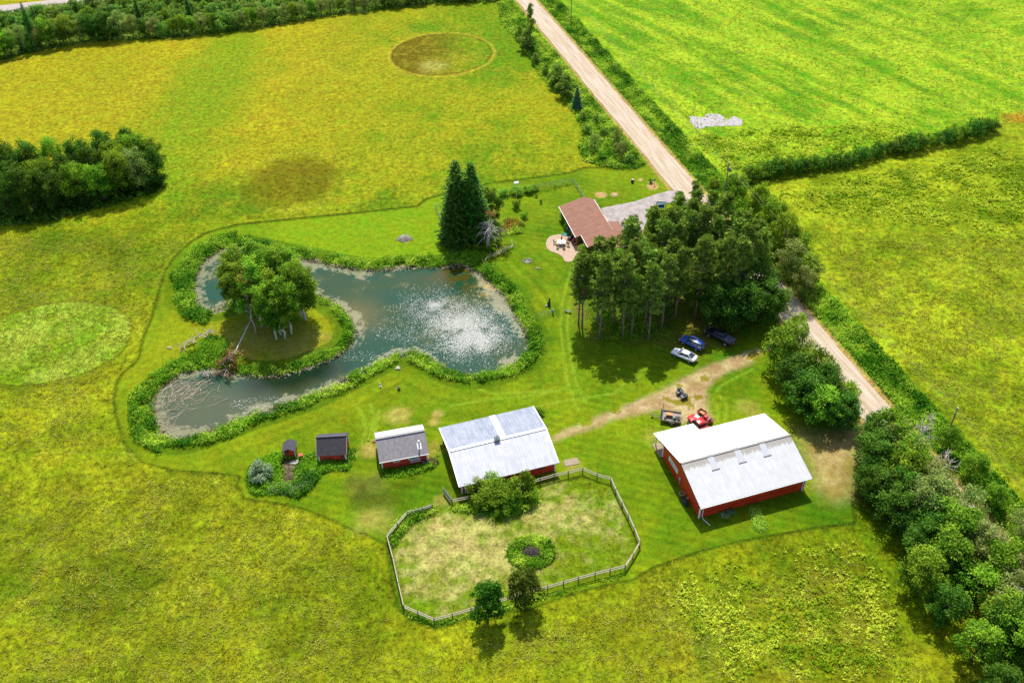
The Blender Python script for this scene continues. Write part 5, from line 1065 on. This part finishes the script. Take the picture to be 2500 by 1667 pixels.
# ---- power line
def rdp(y, off): s = (y-RA[1])/RDIR[1]; return RA+RDIR*s+RNOR*off
PL = [(rdp(330, 6.9), 10), (U(1394, 64)[:2], 10), (U(1780, 398, 9.2)[:2], 9.2), (U(2338, 997, 9.2)[:2], 9.2)]
PL.append((PL[3][0]+(PL[3][0]-PL[2][0])*.9, 9.2)); PO = []
labs = ["", "power pole beside the upper gravel road, cut off by the top edge", "power pole with a transformer above the pines, middle one of the line", "power pole in the right-hand field opposite the big shed", ""]
for i, (p, h) in enumerate(PL):
    if i in (0, 4): continue
    e = empty("power_pole", (p[0], p[1]), 0, labs[i], "power pole", "power poles along the gravel road"); MB().tube([(0, 0, -.3), (0, 0, h)], [.13, .10], 8).build("pole", MAT['barkp'], e)
    MB().ball((0, 0, h+.12), .13, 6).build("insulator", WHITE, e); MB().ball((.18, 0, h-1.0), .08, 5).build("insulator", WHITE, e)
    if i == 2: MB().cyl((.38, -.1, h-2.1), (.38, -.1, h-1.2), .25, 12).build("transformer", GREYM, e, True)
for k, (dz, dx, nm) in enumerate(((.2, 0, "upper power wire strung between the poles beside the road"), (-1.0, .2, "lower power wire strung between the poles beside the road"))):
    P = []
    for (a_, ha), (b_, hb_) in zip(PL, PL[1:]):
        for j in range(16):
            f = j/16; s_ = 4*f*(1-f)*1.1; P.append((a_[0]+(b_[0]-a_[0])*f+dx, a_[1]+(b_[1]-a_[1])*f, ha+(hb_-ha)*f+dz-s_))
    tag(MB().tube(P, .028, 4).build("power_wire", mat("wire_alloy", T(200,196,120), T(180,176,110)), None), nm, "wire", "power wires")
# ================================================================== VEHICLES
def paint_mat(name, c, rough=.28): m, n, b = new_mat(name); b.inputs["Base Color"].default_value = (*c, 1); b.inputs["Roughness"].default_value = rough; b.inputs["Coat Weight"].default_value = .6; b.inputs["Coat Roughness"].default_value = .08; return m
TYRE = mat("tyre_rubber", (.02,.02,.02), (.035,.035,.035), 8, .8); RIM = mat("wheel_rim", (.45,.46,.48), (.35,.36,.38), 5, .35, metal=.5); LAMP = mat("headlight_glass", (.7,.72,.75), (.6,.62,.66), 4, .15); TAIL = mat("tail_light", (.5,.02,.02), (.35,.01,.01), 4, .25)
def wheel(root, x, y, r=.33, w=.22, name="wheel"):
    t_ = MB().cyl((x, y-w/2, r), (x, y+w/2, r), r, 20).build(name, TYRE, root); s = 1 if y > 0 else -1
    MB().cyl((x, y+s*(w/2-.02), r), (x, y+s*(w/2+.015), r), r*.62, 14).build("rim", RIM, t_); return t_
def sec(x, zl_, zb, zt, wl, wb, wt): return [(x, -wl, zl_), (x, wl, zl_), (x, wb, zb), (x, wb*.985, (zb+zt)/2+.02), (x, wt, zt), (x, wt*.5, zt+.03), (x, -wt*.5, zt+.03), (x, -wt, zt), (x, -wb*.985, (zb+zt)/2+.02), (x, -wb, zb)]
def vehicle(name, label, cat, p0, p1, z, body_s, cab_s, roof_s, paint_, wb, halfw=.9, wr=.33, pillars=(), truck=False, mirrorx=.9):
    p0, p1 = np.array(p0), np.array(p1); dr = p0-p1; an = math.atan2(dr[1], dr[0]); nr = np.array([-math.sin(an), math.cos(an)])
    e = empty(name, (0, 0), an, label, cat)
    b = MB().loft([sec(*s) for s in body_s]).build("body", paint_, e, True, 0); m = b.modifiers.new("sub", 'SUBSURF'); m.levels = 1; m.render_levels = 2
    MB().loft([[(x, -w0, z0), (x, w0, z0), (x, w1, z1), (x, -w1, z1)] for x, z0, z1, w0, w1 in cab_s]).build("windows", GLASS, e)
    MB().loft([[(x, -w, z_-.05), (x, w, z_-.05), (x, w*.8, z_+.025), (x, -w*.8, z_+.025)] for x, z_, w in roof_s]).build("roof", paint_, e, True)
    for (xa, za, wa, xb, zb2, wb2) in pillars:
        for s in (-1, 1): MB().tube([(xa, s*wa, za), (xb, s*wb2, zb2)], .045, 5).build("pillar", paint_, e)
    for x in wb:
        for s in (-1, 1): wheel(e, x, s*(halfw-.10), wr, .24)
    xf = body_s[0][0]; xr = body_s[-1][0]; zf = body_s[1][2]; zr_ = body_s[-2][2]
    for s in (-1, 1):
        MB().box((xf-.14, s*(halfw-.24), zf+.02), (.22, .32, .13), rz=-s*.35).build("headlight", LAMP, e); MB().box((xr+.07, s*(halfw-.14), zr_+.04), (.14, .26, .2)).build("tail_light", TAIL, e)
        MB().box((mirrorx, s*(halfw+.09), cab_s[0][1]+.1), (.14, .2, .13)).build("mirror", paint_, e)
    MB().box((xr-.01, 0, zr_-.08), (.03, .45, .14)).build("number_plate", WHITE, e)
    return e, an, nr
def put(e, c): e.location = (c[0], c[1], .06)
SED_B = [(2.38,.34,.5,.6,.5,.58,.5),(2.2,.24,.55,.7,.72,.84,.66),(1.55,.2,.62,.86,.86,.91,.74),(.95,.2,.68,.95,.88,.92,.76),(0,.2,.72,.98,.89,.92,.78),(-1.1,.2,.74,1.0,.88,.92,.77),(-1.75,.22,.76,1.03,.86,.9,.74),(-2.2,.26,.74,1.0,.76,.84,.66),(-2.38,.36,.62,.86,.6,.7,.52)]
SED_C = [(1.15,.93,.95,.72,.70),(.35,.94,1.38,.76,.58),(-.2,.95,1.43,.77,.58),(-.9,.96,1.40,.77,.57),(-1.85,.98,1.04,.70,.62)]
SED_R = [(.42,1.385,.56),(.1,1.44,.59),(-.5,1.445,.59),(-.98,1.39,.55)]
ws, rs2 = U(1648.5, 872)[:2], U(1681, 886)[:2]
e, an, nr = vehicle("sedan", "white sedan parked on the grass, nearest to the gravel drive", "car", ws, rs2, 0, SED_B, SED_C, SED_R, paint_mat("white_car_paint", (.88,.88,.9)), (1.42,-1.38), .91, .33, ((1.12,.94,.72,.38,1.40,.57),(-.25,.96,.775,-.25,1.42,.6),(-1.82,1.0,.72,-.95,1.4,.56)), mirrorx=.85)
put(e, (ws+rs2)/2-nr*.8)
SUV_B = [(2.36,.42,.62,.72,.55,.66,.56),(2.2,.3,.68,.9,.76,.88,.74),(1.5,.28,.74,1.04,.88,.93,.8),(.95,.28,.78,1.08,.9,.94,.82),(0,.28,.8,1.1,.91,.94,.84),(-1.2,.28,.82,1.12,.91,.94,.84),(-2.0,.3,.82,1.12,.88,.92,.82),(-2.36,.4,.76,1.08,.78,.86,.76)]
SUV_C = [(1.15,1.06,1.1,.78,.76),(.45,1.06,1.62,.82,.66),(-.4,1.08,1.68,.83,.67),(-1.7,1.08,1.64,.82,.66),(-2.25,1.08,1.2,.78,.74)]
SUV_R = [(.5,1.62,.64),(.1,1.69,.68),(-1.0,1.70,.68),(-1.8,1.65,.66),(-2.0,1.6,.62)]
ws, rs2 = U(1668.5, 842)[:2], U(1698, 857)[:2]
e, an, nr = vehicle("sport_utility_car", "blue estate-style SUV parked between the white sedan and the black pickup", "car", ws, rs2, 0, SUV_B, SUV_C, SUV_R, paint_mat("blue_car_paint", (.03,.09,.42)), (1.4,-1.35), .93, .37, ((1.12,1.08,.78,.5,1.64,.64),(-.3,1.1,.84,-.3,1.66,.68),(-1.5,1.1,.83,-1.4,1.64,.67)), mirrorx=.9)
put(e, (ws+rs2)/2-nr*.8)
MB().box((-.2, 0, 1.725), (.9, .8, .03)).build("sunroof", GLASS, e)
for s in (-1, 1): MB().tube([(.4, s*.6, 1.72), (-1.6, s*.6, 1.74)], .025, 5).build("roof_rail", paint_mat("rail_blue", (.2,.3,.6)), e)
TRK_B = [(2.9,.5,.75,.85,.7,.8,.7),(2.75,.4,.85,1.05,.9,.97,.84),(1.8,.38,.9,1.18,.94,.99,.88),(1.2,.38,.9,1.2,.95,1.0,.9),(0,.38,.9,1.22,.95,1.0,.92),(-.9,.38,.9,1.22,.95,1.0,.94),(-2.6,.4,.9,1.22,.95,1.0,.95),(-2.9,.5,.88,1.2,.9,.96,.92)]
TRK_C = [(1.35,1.2,1.24,.86,.84),(.75,1.2,1.8,.88,.7),(-.2,1.2,1.88,.88,.72),(-.85,1.2,1.84,.88,.7),(-1.02,1.2,1.3,.87,.85)]
TRK_R = [(.82,1.80,.69),(.4,1.89,.73),(-.4,1.90,.73),(-.92,1.82,.69)]
ws, rs2 = U(1729, 823)[:2], U(1772, 846)[:2]; BLK = paint_mat("black_car_paint", (.008,.009,.02))
e, an, nr = vehicle("pickup_truck", "black crew-cab pickup parked under the dark trees, farthest up of the three vehicles", "pickup", ws, rs2, 0, TRK_B, TRK_C, TRK_R, BLK, (1.85,-1.75), 1.0, .41, ((1.3,1.22,.86,.85,1.8,.69),(-.1,1.22,.89,-.1,1.86,.73)), mirrorx=1.15)
put(e, (ws+rs2)/2-nr*.85)
MB().box((-1.95, 0, 1.265), (1.75, 1.72, .05)).build("bed_cover", mat("bed_cover", (.06,.065,.09), (.2,.2,.24), 3, .5, p=(.5,.62)), e)
# red pickup by the shed porch
fa, fb_ = U(1693, 1023, .7)[:2], U(1722, 1055, .7)[:2]
RTP = paint_mat("red_truck_paint", (.52,.012,.016))
e, an, nr = vehicle("pickup_truck", "bright red pickup with its rear tucked under the white shed roof", "pickup", fa, fb_, 0, [(q[0]*.86, q[1], q[2], q[3], q[4]*.95, q[5]*.95, q[6]*.95) for q in TRK_B], [(x*.86, a_, b_*.93+.05, c_, d_) for x, a_, b_, c_, d_ in TRK_C], [(x*.86, z_*.93+.06, w) for x, z_, w in TRK_R], RTP, (1.6,-1.5), .96, .38, ((1.12,1.2,.84,.7,1.7,.68),), mirrorx=.95)
put(e, (fa+fb_)/2); MB().box((-1.7, 0, 1.245), (1.4, 1.5, .05)).build("bed", mat("red_bed", (.22,.008,.01), (.3,.01,.012)), e); MB().box((-.3, .1, 1.80), (.4, .12, .03)).box((-.3, -.25, 1.80), (.3, .12, .03)).build("roof_decal", WHITE, e)
MB().box((1.5, -.5, 1.235), (.75, .6, .03), rz=.3).build("white_sheet", WHITE, e)
# quad bike
f0, r0 = U(1671, 974)[:2], U(1657, 960)[:2]; dr = f0-r0; an = math.atan2(dr[1], dr[0]); QB = mat("dark_plastic_fender", (.03,.034,.045), (.06,.066,.08), 5, .35)
e = empty("quad_bike", (*((f0+r0)/2), .03), an, "black quad bike standing on the gravel fork above the red pickup", "quad bike")
for x in (.68, -.62):
    for s in (-1, 1): wheel(e, x, s*.46, .31, .26)
MB().loft([[(x, -w, .42), (x, w, .42), (x, w*.8, z_), (x, -w*.8, z_)] for x, w, z_ in ((1.0,.28,.6),(.7,.36,.86),(.25,.26,.86),(-.1,.2,.72),(-.6,.3,.84),(-1.0,.26,.76))]).build("body", QB, e, True)
for x in (.68, -.62):
    for s in (-1, 1): MB().slab([(x-.4, s*.3, .76), (x+.4, s*.3, .76), (x+.32, s*.62, .66), (x-.32, s*.62, .66)], .05).build("fender", QB, e)
MB().box((-.25, 0, .92), (.75, .32, .16)).build("seat", BLACK, e, bevel=.05); MB().tube([(.3, -.4, 1.1), (.38, -.15, 1.06), (.38, .15, 1.06), (.3, .4, 1.1)], .03, 6).tube([(.38, 0, 1.06), (.55, 0, .8)], .03).build("handlebar", BLACK, e)
mb = MB()
for y in (-.3, -.1, .1, .3): mb.tube([(.55, y, .93), (1.05, y, .93)], .018, 4).tube([(-1.15, y, .9), (-.6, y, .9)], .018, 4)
mb.build("racks", GREYM, e); MB().box((-.95, 0, 1.03), (.4, .6, .24)).build("cargo_box", BLACK, e, bevel=.04)
for s in (-1, 1): MB().ball((1.0, s*.18, .68), .07, 6).build("headlight", LAMP, e)
# utility trailer and its load
TC = [U(1617, 1001, .6)[:2], U(1662.8, 1007, .6)[:2], U(1661, 1035, .6)[:2], U(1614.6, 1028, .6)[:2]]; ctr = sum(TC)/4; dr = (TC[0]+TC[3])/2-(TC[1]+TC[2])/2; an = math.atan2(dr[1], dr[0]); Lh = np.linalg.norm(dr)/2; Wh = 1.15
e = empty("utility_trailer", (ctr[0], ctr[1]), an, "flat grey utility trailer with loose cargo parked left of the red pickup", "trailer"); DECK = mat("weathered_deck", T(206,186,172), T(170,152,140), 4, .85, stretch=(.3, 2, 1))
MB().box((0, 0, .55), (2*Lh, 2*Wh, .08)).build("deck", DECK, e)
for s in (-1, 1): MB().box((0, s*(Wh+.03), .7), (2*Lh, .06, .34)).build("side_board", DECK, e); wheel(e, -.2, s*(Wh+.16), .32, .2); MB().box((-.2, s*(Wh+.16), .7), (.9, .26, .05)).build("fender", BLACK, e)
MB().box((-Lh, 0, .66), (.06, 2*Wh, .3)).build("tailgate", DECK, e); r_ = MB().box((Lh-.05, 0, 1.0), (.08, 2*Wh, .06)).box((Lh-.05, 0, .75), (.06, 2*Wh, .05)).box((Lh+.05, 0, .85), (.1, 2*Wh, .55), ry=.5)
for y in np.linspace(-Wh, Wh, 7): r_.box((Lh-.05, y, .82), (.05, .05, .5))
r_.tube([(Lh-.05, -Wh, .8), (Lh-.05, -Wh-.9, 1.5)], .05, 5); r_.build("ramp", BLACK, e)
MB().tube([(Lh, -.5, .5), (Lh+1.7, 0, .45)], .05, 5).tube([(Lh, .5, .5), (Lh+1.7, 0, .45)], .05, 5).tube([(Lh+1.4, 0, .5), (Lh+1.9, 0, .5)], .06, 6).build("drawbar", DECK, e); wheel(e, Lh+1.55, .22, .16, .12, "jockey_wheel")
def on_tr(x, y): c, s = math.cos(an), math.sin(an); return (ctr[0]+x*c-y*s, ctr[1]+x*s+y*c, .59)
t = empty("wooden_chest", on_tr(.35, -.1), an, "orange-brown wooden chest standing on the trailer", "chest"); MB().box((0, 0, .28), (1.0, .62, .5)).build("body", mat("chest_wood", T(190,122,52), T(160,96,36), 4, .6), t); MB().box((0, 0, .57), (1.06, .68, .08)).build("lid", mat("chest_lid", T(236,168,92), T(220,150,76), 4, .6), t)
t = empty("pump", on_tr(-.55, .45), an, "teal machine with black frame on the trailer beside the wooden chest", "machine"); MB().box((0, 0, .25), (.42, .4, .3)).build("engine", mat("teal_paint", T(20,140,128)), t, bevel=.05); MB().tube([(-.32, -.3, .1), (.32, -.3, .1), (.32, .3, .1), (-.32, .3, .1), (-.32, -.3, .1)], .03, 5).tube([(.3, 0, .1), (.5, .1, .6)], .025).build("frame", BLACK, t)
t = empty("tool_bundle", on_tr(-1.1, .2), an, "jumble of dark and brown tools at the rear end of the trailer", "tools"); mb = MB()
for i in range(16): a_ = rg.uniform(0, 3.14); mb.tube([(rg.normal()*.2-math.cos(a_)*.35, rg.normal()*.3, .05+.02*i), (rg.normal()*.2+math.cos(a_)*.35, rg.normal()*.4, .07+.02*i)], .035, 4)
mb.build("handles", MAT['barkp'], t); MB().box((-.2, .35, .12), (.35, .3, .22)).build("toolbox", mat("navy_box", T(50,44,96)), t)
t = empty("blue_tarp", on_tr(.95, .55), an, "folded navy tarp behind the trailer's ramp", "tarp"); MB().loft([[(x, -.35, 0), (x, .35, 0), (x, .3, z_), (x, -.3, z_*.8)] for x, z_ in ((-.2,.1),(0,.22),(.2,.12))]).build("tarp", mat("navy_cloth", T(56,58,100)), t)
# orange cart and red mower
c = U(1714, 1007, .4); e = empty("garden_cart", (c[0], c[1]), math.radians(-48), "orange open dump cart parked just above the red mower", "cart"); OR = mat("orange_cart_paint", T(222,96,28), T(190,74,20), 5, .5)
MB().box((0, 0, .38), (1.3, .95, .04)).box((.65, 0, .55), (.05, .95, .36)).box((-.65, 0, .55), (.05, .95, .36)).box((0, .47, .55), (1.3, .05, .36)).box((0, -.47, .55), (1.3, .05, .36)).build("tub", OR, e); MB().box((.05, 0, .44), (.9, .6, .08)).build("leaf_litter", mat("cart_load", T(236,180,110), T(200,140,80), 7), e)
for s in (-1, 1): wheel(e, -.2, s*.5, .22, .14)
MB().tube([(.6, 0, .35), (1.2, 0, .3)], .03).build("drawbar", BLACK, e)
c = U(1728, 1024, .4); e = empty("riding_mower", (c[0], c[1]), math.radians(125), "red riding mower with black seat between orange cart and shed roof", "mower"); RM = paint_mat("red_mower_paint", (.55,.02,.03))
MB().loft([[(x, -w, .35), (x, w, .35), (x, w*.8, z_), (x, -w*.8, z_)] for x, w, z_ in ((.95,.22,.6),(.8,.27,.78),(.25,.27,.84),(.2,.24,.5),(-.3,.25,.48),(-.35,.4,.62),(-.85,.38,.6))]).build("body", RM, e)
MB().box((-.45, 0, .78), (.42, .45, .14)).box((-.66, 0, .98), (.12, .45, .36)).build("seat", BLACK, e, bevel=.04); MB().tube([(.18, 0, .8), (.02, 0, 1.02)], .025).tube([(.02+.03*math.cos(a_), .18*math.cos(a_), 1.02+.17*math.sin(a_)) for a_ in np.linspace(0, 6.28, 13)], .02, 5).build("steering_wheel", BLACK, e)
MB().box((.1, 0, .2), (.8, 1.1, .14)).build("mower_deck", RM, e, bevel=.04); [wheel(e, .72, s*.38, .2, .14) for s in (-1, 1)]; [wheel(e, -.5, s*.44, .27, .22) for s in (-1, 1)]
# ================================================================== YARD THINGS
def K5(x, y): return U(1300+x*.21683, 380+y*.21683)
c = K5(327, 1005); e = empty("patio_table", (c[0], c[1], .1), .3, "white hexagonal patio table in the middle of the round patio", "table")
MB().slab([(math.cos(a_)*.95, math.sin(a_)*.95, .74) for a_ in np.arange(6)*math.pi/3], .04).build("tabletop", WHITE, e)
for a_ in (.5, 2.1, 3.7, 5.2): MB().tube([(math.cos(a_)*.6, math.sin(a_)*.6, .7), (math.cos(a_)*.75, math.sin(a_)*.75, 0)], .03).build("leg", BLACK, e)
u_ = empty("garden_parasol", (c[0], c[1], .1), 0, "closed orange parasol standing through the white patio table", "parasol"); MB().tube([(0, 0, 0), (0, 0, 2.3)], .025).build("pole", GREYM, u_); MB().tube([(0, 0, 1.1), (0, 0, 1.4), (0, 0, 1.9), (0, 0, 2.25)], [.12, .17, .12, .03], 8).build("canopy", mat("orange_cloth", T(206,96,40), T(180,76,30)), u_)
CH = mat("patio_chair", T(140,120,100), T(110,92,76)); ch0 = None; chl = ["at the left side of the white table", "at the upper right side of the white table", "at the lower right side of the white table", "at the lower left side of the white table", "at the near side of the white table"]
for i, a_ in enumerate((2.9, .55, -.45, -2.2, -1.3)):
    p = (c[0]+math.cos(a_)*1.45, c[1]+math.sin(a_)*1.45, .1)
    if ch0 is None:
        ch0 = e = empty("patio_chair", p, a_, "brown metal patio chair "+chl[0], "chair", "chairs round the patio table"); MB().box((0, 0, .42), (.5, .5, .05)).build("seat", CH, e); MB().box((.25, 0, .7), (.05, .5, .55), ry=.15).build("backrest", CH, e)
        for x in (-.22, .22):
            for y in (-.22, .22): MB().tube([(x, y, .4), (x, y, 0)], .02, 5).build("leg", CH, e)
        for s in (-1, 1): MB().tube([(-.2, s*.27, .62), (.22, s*.27, .66)], .025, 5).build("armrest", CH, e)
    else:
        e = ch0.copy(); SC.collection.objects.link(e); e.location = p; e.rotation_euler = (0, 0, a_); e["label"] = "brown metal patio chair "+chl[i]
        for q in ch0.children: k = q.copy(); SC.collection.objects.link(k); k.parent = e
c = K5(468, 990); e = empty("grill", (c[0], c[1], .1), .9, "red barbecue grill against the house wall beside the patio", "grill"); REDP = paint_mat("red_enamel", (.5,.02,.03))
MB().box((0, 0, .45), (.9, .5, .6)).build("cabinet", BLACK, e); MB().cyl((-.42, 0, .82), (.42, 0, .82), .27, 14).build("hood", REDP, e, True); MB().box((.68, 0, .75), (.42, .48, .05)).build("side_shelf", GREYM, e); wheel(e, -.4, .25, .11, .06)
c = K5(485, 1008); e = empty("cool_box", (c[0], c[1], .1), .4, "small red box in front of the barbecue grill", "box"); MB().box((0, 0, .2), (.5, .4, .36)).build("body", REDP, e, bevel=.03); MB().box((0, 0, .41), (.54, .44, .06)).build("lid", mat("pink_white", T(240,220,220)), e)
c = K5(405, 885); e = empty("satellite_dish", (c[0], c[1]), 2.2, "blue-grey round dish beside the house wall above the grill", "dish"); MB().tube([(0, 0, 0), (0, 0, 1.1)], .04).build("pole", GREYM, e)
MB().loft([[(.1*q*q*2, q*.45*math.cos(a_), 1.3+q*.5*math.sin(a_)) for a_ in np.linspace(0, 6.28, 17)[:-1]] for q in (.02, .5, 1.0)]).build("dish", mat("dish_blue", T(110,170,200), T(80,140,176)), e, True)
c = K5(370, 893); e = empty("paddling_pool", (c[0], c[1], .08), 0, "small turquoise plastic tub at the upper rim of the patio", "tub"); MB().tube([(math.cos(a_)*.75, math.sin(a_)*.42, .1) for a_ in np.linspace(0, 6.28, 25)], .09, 6).build("rim", mat("turquoise", T(40,190,160)), e, True); MB().slab([(math.cos(a_)*.72, math.sin(a_)*.4, .06) for a_ in np.linspace(0, 6.28, 17)[:-1]], .04).build("base", mat("turquoise2", T(60,200,170)), e)
c = K5(430, 945); e = empty("storage_cart", (c[0], c[1], .1), .9, "dark cluttered cart against the house wall between dish and grill", "cart"); MB().box((0, 0, .35), (1.3, .5, .5)).build("body", BLACK, e); MB().box((-.3, 0, .66), (.35, .35, .14)).box((.3, .05, .64), (.3, .3, .1)).build("clutter", mat("pink_grey", T(196,150,160)), e)
c = U(1261, 487); e = empty("birdhouse_pole", (c[0], c[1]), .3, "white birdhouse box on a tall thin pole inside the back yard fence", "birdhouse"); MB().tube([(0, 0, 0), (0, 0, 3.9)], .035).build("pole", WHITE, e); hb = MB().box((0, 0, 4.1), (.8, .55, .45)).build("nest_box", WHITE, e); MB().slab([(-.5, -.4, 4.35), (.5, -.4, 4.35), (.5, 0, 4.55), (-.5, 0, 4.55)], .04).slab([(-.5, 0, 4.55), (.5, 0, 4.55), (.5, .4, 4.35), (-.5, .4, 4.35)], .04).build("lid", WHITE, hb)
def stones(name, label, px, py, n, r, spread, ring=False, cat="stones", seed=0, m=None):
    c = U(px, py); e = empty(name, (c[0], c[1]), 0, label, cat); q = random.Random(seed)
    for i in range(n):
        a_ = 2*math.pi*i/n; d_ = spread if ring else q.uniform(0, spread); s = q.uniform(.7, 1.2)*r; MB().ball((math.cos(a_)*d_*1.1, math.sin(a_)*d_, s*.4), s, 6, sq=(1, .8, .6), jit=.15, rg=q).build("stone", m or mat("field_stone", T(222,210,200), T(176,160,152), 4, .9), e)
    return e
stones("fire_pit", "small ring of pale stones on the lawn below the flower bed", 1287, 638, 11, .22, .75, True, "fire pit", 1)
MB().ball((0, 0, -.2), .7, 7, sq=(1, 1, .4)).build("ash", mat("ash2", T(170,150,150)), bpy.data.objects["fire_pit"])
stones("stone", "pair of white stones on the lawn right of the fire pit", 1312, 657, 3, .2, .35, False, "stones", 2)
stones("stone_heap", "heap of white stones on the lawn between the pond and the sheds", 971, 901, 4, .38, .6, False, "stones", 3, mat("white_stone", T(240,228,204), T(220,200,170), 4, .9))
stones("stone", "white stones by the shrubs at the corner of the upper meadow", 1438, 398, 3, .35, .4, False, "stones", 4)
stones("stone_row", "rusty stones in the dry patch left of the grey-roofed shed", 915, 1075, 6, .25, 1.0, False, "stones", 5, mat("rusty_stone", T(226,170,120), T(200,140,96), 4))
c = U(929, 944); e = empty("garden_statue", (c[0], c[1]), 0, "small white statue standing on the lawn left of the stone heap", "statue"); MB().loft([[(math.cos(a_)*r_, math.sin(a_)*r_, z) for a_ in np.linspace(0, 6.28, 11)[:-1]] for r_, z in ((.22,0),(.22,.1),(.1,.14),(.16,.5),(.12,.75),(.06,.8),(.11,.9),(.05,1.02))]).build("figure", WHITE, e, True)
c = U(974, 950); e = empty("flower_pot", (c[0], c[1]), 0, "dark pot with an orange flower on the lawn right of the statue", "flower pot"); MB().tube([(0, 0, 0), (0, 0, .4)], [.2, .3], 10).build("pot", BLACK, e); v, f, t_ = leaf_quads(np.random.RandomState(1).normal(size=(40, 3))*.2+np.array([0, 0, .6]), np.ones((40, 3)), .2, np.random.RandomState(1)); link(bpy.data.objects.new("flowers", np_mesh("flowers", v, f, MAT['orange'], {"t": t_})), e)
c = U(1597, 452); e = empty("mailbox", (c[0], c[1]), .4, "blue-green mailbox on a post where the paved drive meets the road", "mailbox"); MB().box((0, 0, .6), (.09, .09, 1.2)).build("post", MAT['bark'], e); MB().box((0, 0, 1.3), (.55, .22, .2)).cyl((-.275, 0, 1.4), (.275, 0, 1.4), .11, 12).build("box", mat("blue_green_metal", T(70,140,140)), e)
plant(BUSH[0], "bush", at(1588, 447), 1.2, 4, "small dark bush beside the mailbox", "bush", wid=.8)
c = U(1544, 446); e = empty("barrel", (c[0], c[1]), 0, "black half barrel with a white lid on the front lawn", "barrel"); MB().tube([(0, 0, 0), (0, 0, .4), (0, 0, .8)], [.3, .38, .32], 14).build("body", BLACK, e, True); MB().cyl((0, 0, .8), (0, 0, .84), .3, 14).build("lid", mat("pale_lid", T(230,214,200)), e)
c = U(1501, 476); e = empty("white_pipe", (c[0], c[1]), -.9, "short white pipe lying in a dirt patch on the front lawn", "pipe"); MB().cyl((-.5, 0, .1), (.5, 0, .1), .09, 8).build("pipe", WHITE, e)
c = U(1457, 133); e = empty("flagged_marker", (c[0], c[1]), 0, "small yellow-orange square sign with a dark hook mark in the verge right of the road", "sign"); MB().tube([(0, 0, 0), (0, 0, .9)], .03).build("post", GREYM, e)
s_ = MB().box((0, 0, 1.2), (.75, .04, .75), rx=-.5).build("sign_plate", mat("sign_orange", T(240,170,60)), e); MB().box((-.02, -.03, 1.33), (.36, .03, .08), rx=-.5).box((.14, -.05, 1.22), (.08, .03, .26), rx=-.5).build("sign_mark", mat("sign_dark", T(80,40,10)), s_)
c = U(1613, 512); e = empty("garden_swing", (c[0], c[1]), -.1, "dark framed garden swing with a blue seat beside the paved drive", "swing")
mb = MB()
for s in (-1, 1): mb.tube([(s*1.05, -.7, 0), (s*1.0, 0, 1.9), (s*1.05, .7, 0)], .05, 6)
mb.tube([(-1.05, 0, 1.9), (1.05, 0, 1.9)], .06, 6).build("frame", BLACK, e); MB().box((0, .3, 1.95), (2.3, .25, .08)).build("top_beam", mat("pale_beam", T(214,200,180)), e); MB().box((.1, -.1, .55), (1.3, .6, .1)).box((.1, .2, .85), (1.3, .08, .55)).build("seat", mat("blue_cushion", T(50,90,150), T(70,130,160)), e); MB().slab([(-1, -.55, 1.7), (1.05, -.55, 1.7), (1.05, .1, 1.98), (-1, .1, 1.98)], .03).build("canopy", mat("blue_glass_cloth", T(60,104,140), T(90,150,120)), e)
c = U(1340, 746); e = empty("log_figure", (c[0], c[1]), .3, "dark brown carved log figure on the lawn above the short fence", "statue"); MB().tube([(0, 0, 0), (0, 0, .6), (.1, 0, 1.0), (.1, 0, 1.5)], [.32, .34, .2, .15], 9).ball((.1, 0, 1.6), .2, 6).build("figure", mat("dark_wood", T(96,64,44), T(60,40,28)), e, True)
stones("stone", "single white stone left of the carved log figure", 1335, 748, 1, .3, 0, False, "stone", 6)
c = U(1474, 757); e = empty("lawn_chair", (c[0], c[1]), 1.2, "white lawn chair under the left pines of the grove", "chair"); MB().box((0, 0, .4), (.6, .6, .06)).build("seat", WHITE, e); MB().box((-.35, 0, .8), (.06, .6, .9), ry=-.3).build("backrest", WHITE, e)
for x in (-.25, .25):
    for y in (-.25, .25): MB().tube([(x, y, .4), (x, y, 0)], .03, 5).build("leg", WHITE, e)
c = U(1387, 763); e = empty("bench", (c[0], c[1]), -.4, "low dark bench at the left edge of the pine grove", "bench"); MB().box((0, 0, .42), (1.2, .4, .06)).build("seat", BLACK, e); [MB().box((x, 0, .2), (.08, .35, .4)).build("leg", BLACK, e) for x in (-.5, .5)]
c = U(1395, 1128); e = empty("concrete_slab", (c[0], c[1]), .2, "bare pale concrete pad on the grass right of the metal-roofed barn", "slab"); MB().box((0, 0, .03), (2.3, 1.3, .12)).build("pad", CONC, e)
t = empty("planter", sloc(sc_, 7.0, .2), aC, "small purple-grey planter at the right front of the grey-roofed shed", "planter"); MB().loft([[(-.22, -.2, 0), (.22, -.2, 0), (.22, .2, 0), (-.22, .2, 0)], [(-.3, -.28, .6), (.3, -.28, .6), (.3, .28, .6), (-.3, .28, .6)]]).build("tub", mat("purple_grey", T(120,110,150)), t)
